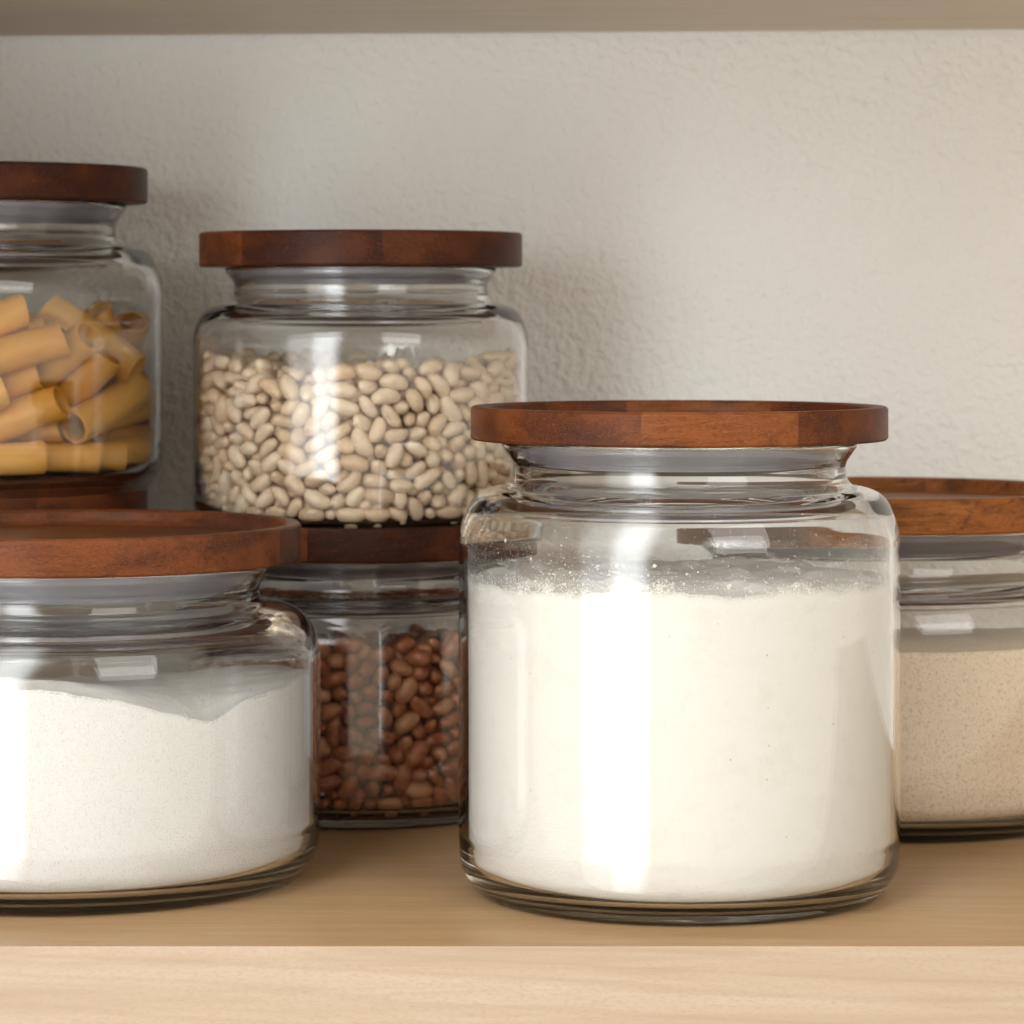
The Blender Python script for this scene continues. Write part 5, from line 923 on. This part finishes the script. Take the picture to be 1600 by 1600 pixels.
def beans(root, z0, data, name, L, wdt, thk, mats, label, group, count, seed, Rin):
    c, yaw, pit = decode(data)
    rnd = random.Random(seed); protos = [bean_mesh(L * f, wdt * g, thk, b, q) for q, (f, g, b) in enumerate(((1, 1, .0010), (.9, 1.0, .0005), (1.06, .95, .0015), (.96, 1.08, .0008), (.82, .9, .0004)))]
    for p in protos: p.materials.append(mats[0])
    cam_az = math.atan2(-root.location.y, -root.location.x)
    def score(p):
        r = math.hypot(p[0], p[1]); d = math.cos(math.atan2(p[1], p[0]) - cam_az)
        return (r / Rin) * 1.6 + d * 0.8 if d > -0.25 else r / Rin + d - 0.6
    order = sorted(range(len(c)), key=lambda q: -score(c[q]))
    near = set(order[:count]); rest_v, rest_f = [], []
    for q in range(len(c)):
        M = Matrix.Translation(Vector((c[q][0], c[q][1], c[q][2] + z0))) @ Matrix.Rotation(yaw[q], 4, 'Z') @ Matrix.Rotation(-pit[q], 4, 'Y') @ Matrix.Rotation(rnd.uniform(0, 6.28), 4, 'X')
        sc = rnd.uniform(0.84, 1.13); me = protos[rnd.choice((0, 0, 0, 1, 1, 2, 2, 3, 4))]
        M = M @ Matrix.Scale(sc, 4)
        if q in near:
            o = bpy.data.objects.new(name, me); C.objects.link(o)
            o.matrix_world = Matrix.Translation(root.location) @ M
            tag(o, label, 'bean', group)
        else:
            b0 = len(rest_v); rest_v += [tuple(M @ v.co) for v in me.vertices]
            rest_f += [tuple(b0 + i for i in f.vertices) for f in me.polygons]
    hid = obj(name + '_heap', mesh(name + '_heap', rest_v, rest_f), mats[1], None, root.location)
    return hid
W_ST = [(0, (0.58, 0.41, 0.26)), (0.3, (0.68, 0.52, 0.36)), (0.7, (0.75, 0.61, 0.45)), (1, (0.66, 0.46, 0.28))]
B_ST = [(0, (0.33, 0.088, 0.036)), (0.3, (0.47, 0.150, 0.062)), (0.55, (0.39, 0.108, 0.046)), (0.8, (0.55, 0.23, 0.11)), (1, (0.62, 0.33, 0.18))]
bx, by = place(623, 1145); kb = by / F_PX
R_b = 196.5 * kb
def bean_jar(label, base_z, ytop, seed, tones):
    ys = (ytop, ytop + 59, ytop + 82, ytop + 117)
    zz = [CAM_H - (q - HORIZON) * kb - base_z for q in ys]
    return make_jar(label, bx, by, base_z, R_b, zz[0], 189 * kb, 40 * kb, zz[1:], seed, tones)
j_brown, rin_b, _ = bean_jar('glass jar of brown beans standing on the shelf under the white bean jar', 0, 806, 5, [(-1, (0.095, 0.028, 0.009)), (-.28, (0.016, 0.005, 0.003)), (.49, (0.052, 0.014, 0.005))])
z_up = CAM_H - (806 - HORIZON) * kb - 0.0068 + 0.0004
j_white, _, _ = bean_jar('glass jar of white beans stacked on the lid of the brown bean jar', z_up, 473, 17, [(-1, (0.124, 0.036, 0.011)), (-.68, (0.031, 0.010, 0.006)), (.17, (0.049, 0.013, 0.006))])
h1 = beans(j_white, 0.0078, WHITE, 'white_bean', .0133, .0077, .0070, (mat_bean('white_bean_skin', W_ST, False, (.80, .70, .56, .6)), mat_bean('white_bean_skin_heap', W_ST, True, (.80, .70, .56, .6))),
      'cream white dried bean in the upper middle jar', 'white beans in the stacked jar', 300, 4, rin_b)
tag(h1, 'mass of white beans deeper inside the upper jar', 'beans', None, 'stuff')
h2 = beans(j_brown, 0.0072, BROWN, 'brown_bean', .0132, .0081, .0069, (mat_bean('brown_bean_skin', B_ST, False, (.58, .32, .18, .7)), mat_bean('brown_bean_skin_heap', B_ST, True, (.58, .32, .18, .7))),
      'reddish brown dried bean in the lower middle jar', 'brown beans in the lower jar', 260, 9, rin_b)
tag(h2, 'mass of brown beans deeper inside the lower jar', 'beans', None, 'stuff')

# --- pasta stack
Yp = 1.606; kp = Yp / F_PX
def pasta_jar(label, base_z, ytop, seed, tones):
    ys = (ytop, ytop + 66, ytop + 90, ytop + 132)
    zz = [CAM_H - (q - HORIZON) * kp - base_z for q in ys]
    return make_jar(label, (165 - 800) * kp, Yp, base_z, 225 * kp, zz[0], 207 * kp, 41 * kp, zz[1:], seed, tones)
z_p = CAM_H - (776 - HORIZON) * kp
j_low, rin_p, _ = pasta_jar('glass jar hidden behind the sugar jar, carrying the pasta jar on its lid', 0, HORIZON + (CAM_H - z_p - 0.0064) / kp, 41, [(-1, (0.052, 0.014, 0.005)), (.5, (0.077, 0.021, 0.007))])
j_pasta, rin_p, _ = pasta_jar('glass jar of pasta tubes stacked at the far left, with a dark lid', z_p, 397, 23, [(-1, (0.035, 0.010, 0.005)), (.75, (0.052, 0.014, 0.005))])
def tube_mesh():
    r0, r1, L, seg, nl = .0082, .0069, .053, 48, 8; verts, faces = [], []
    def ringv(r, xx, ridge):
        b0 = len(verts)
        for q in range(seg):
            a = 2 * math.pi * q / seg; rr = r + (0.0003 if ridge and q % 2 else 0)
            zz = math.sin(a) * rr - 0.0016 * (2 * xx / L) ** 2
            verts.append((xx + math.cos(a) * 0.0012 * (xx / (L / 2)), math.cos(a) * rr, zz))
        return b0
    rows = [ringv(r0, -L / 2 + L * i / nl, True) for i in range(nl + 1)] + [ringv(r1, L / 2 - L * i / nl, False) for i in range(nl + 1)]
    rows.append(rows[0])
    for A, B in zip(rows, rows[1:]):
        for q in range(seg):
            p = (q + 1) % seg; faces.append((A + q, A + p, B + p, B + q))
    me = mesh('pasta_tube', verts, faces)
    bm = bmesh.new(); bm.from_mesh(me); bmesh.ops.recalc_face_normals(bm, faces=bm.faces)
    for e in bm.edges:
        if len(e.link_faces) == 2 and e.calc_face_angle(0) > 0.9: e.smooth = False
    bm.to_mesh(me); bm.free(); return me
TUBE = tube_mesh(); M_PASTA = mat_pasta(); TUBE.materials.append(M_PASTA)
c, yaw, pit = decode(PASTA)
rnd = random.Random(8)
for q in range(len(c)):
    o = bpy.data.objects.new('pasta_tube', TUBE); C.objects.link(o)
    o.matrix_world = Matrix.Translation(j_pasta.location + Vector((c[q][0], c[q][1], c[q][2] + 0.0090))) @ Matrix.Rotation(yaw[q], 4, 'Z') @ Matrix.Rotation(-pit[q], 4, 'Y') @ Matrix.Rotation(rnd.uniform(0, 6.28), 4, 'X')
    tag(o, 'golden dry pasta tube in the jar at the far left', 'pasta', 'pasta tubes in the upper left jar')
# lower left jar: filled like the one above, hardly seen
zlo = 0.09
powder('stored_grain', 225 * kp, 225 * kp - rin_p, lambda a, b: zlo + 0.002 * N(a, b, 40), mat_bran(), 'dark grain in the hidden jar behind the sugar jar', 'grain', j_low)
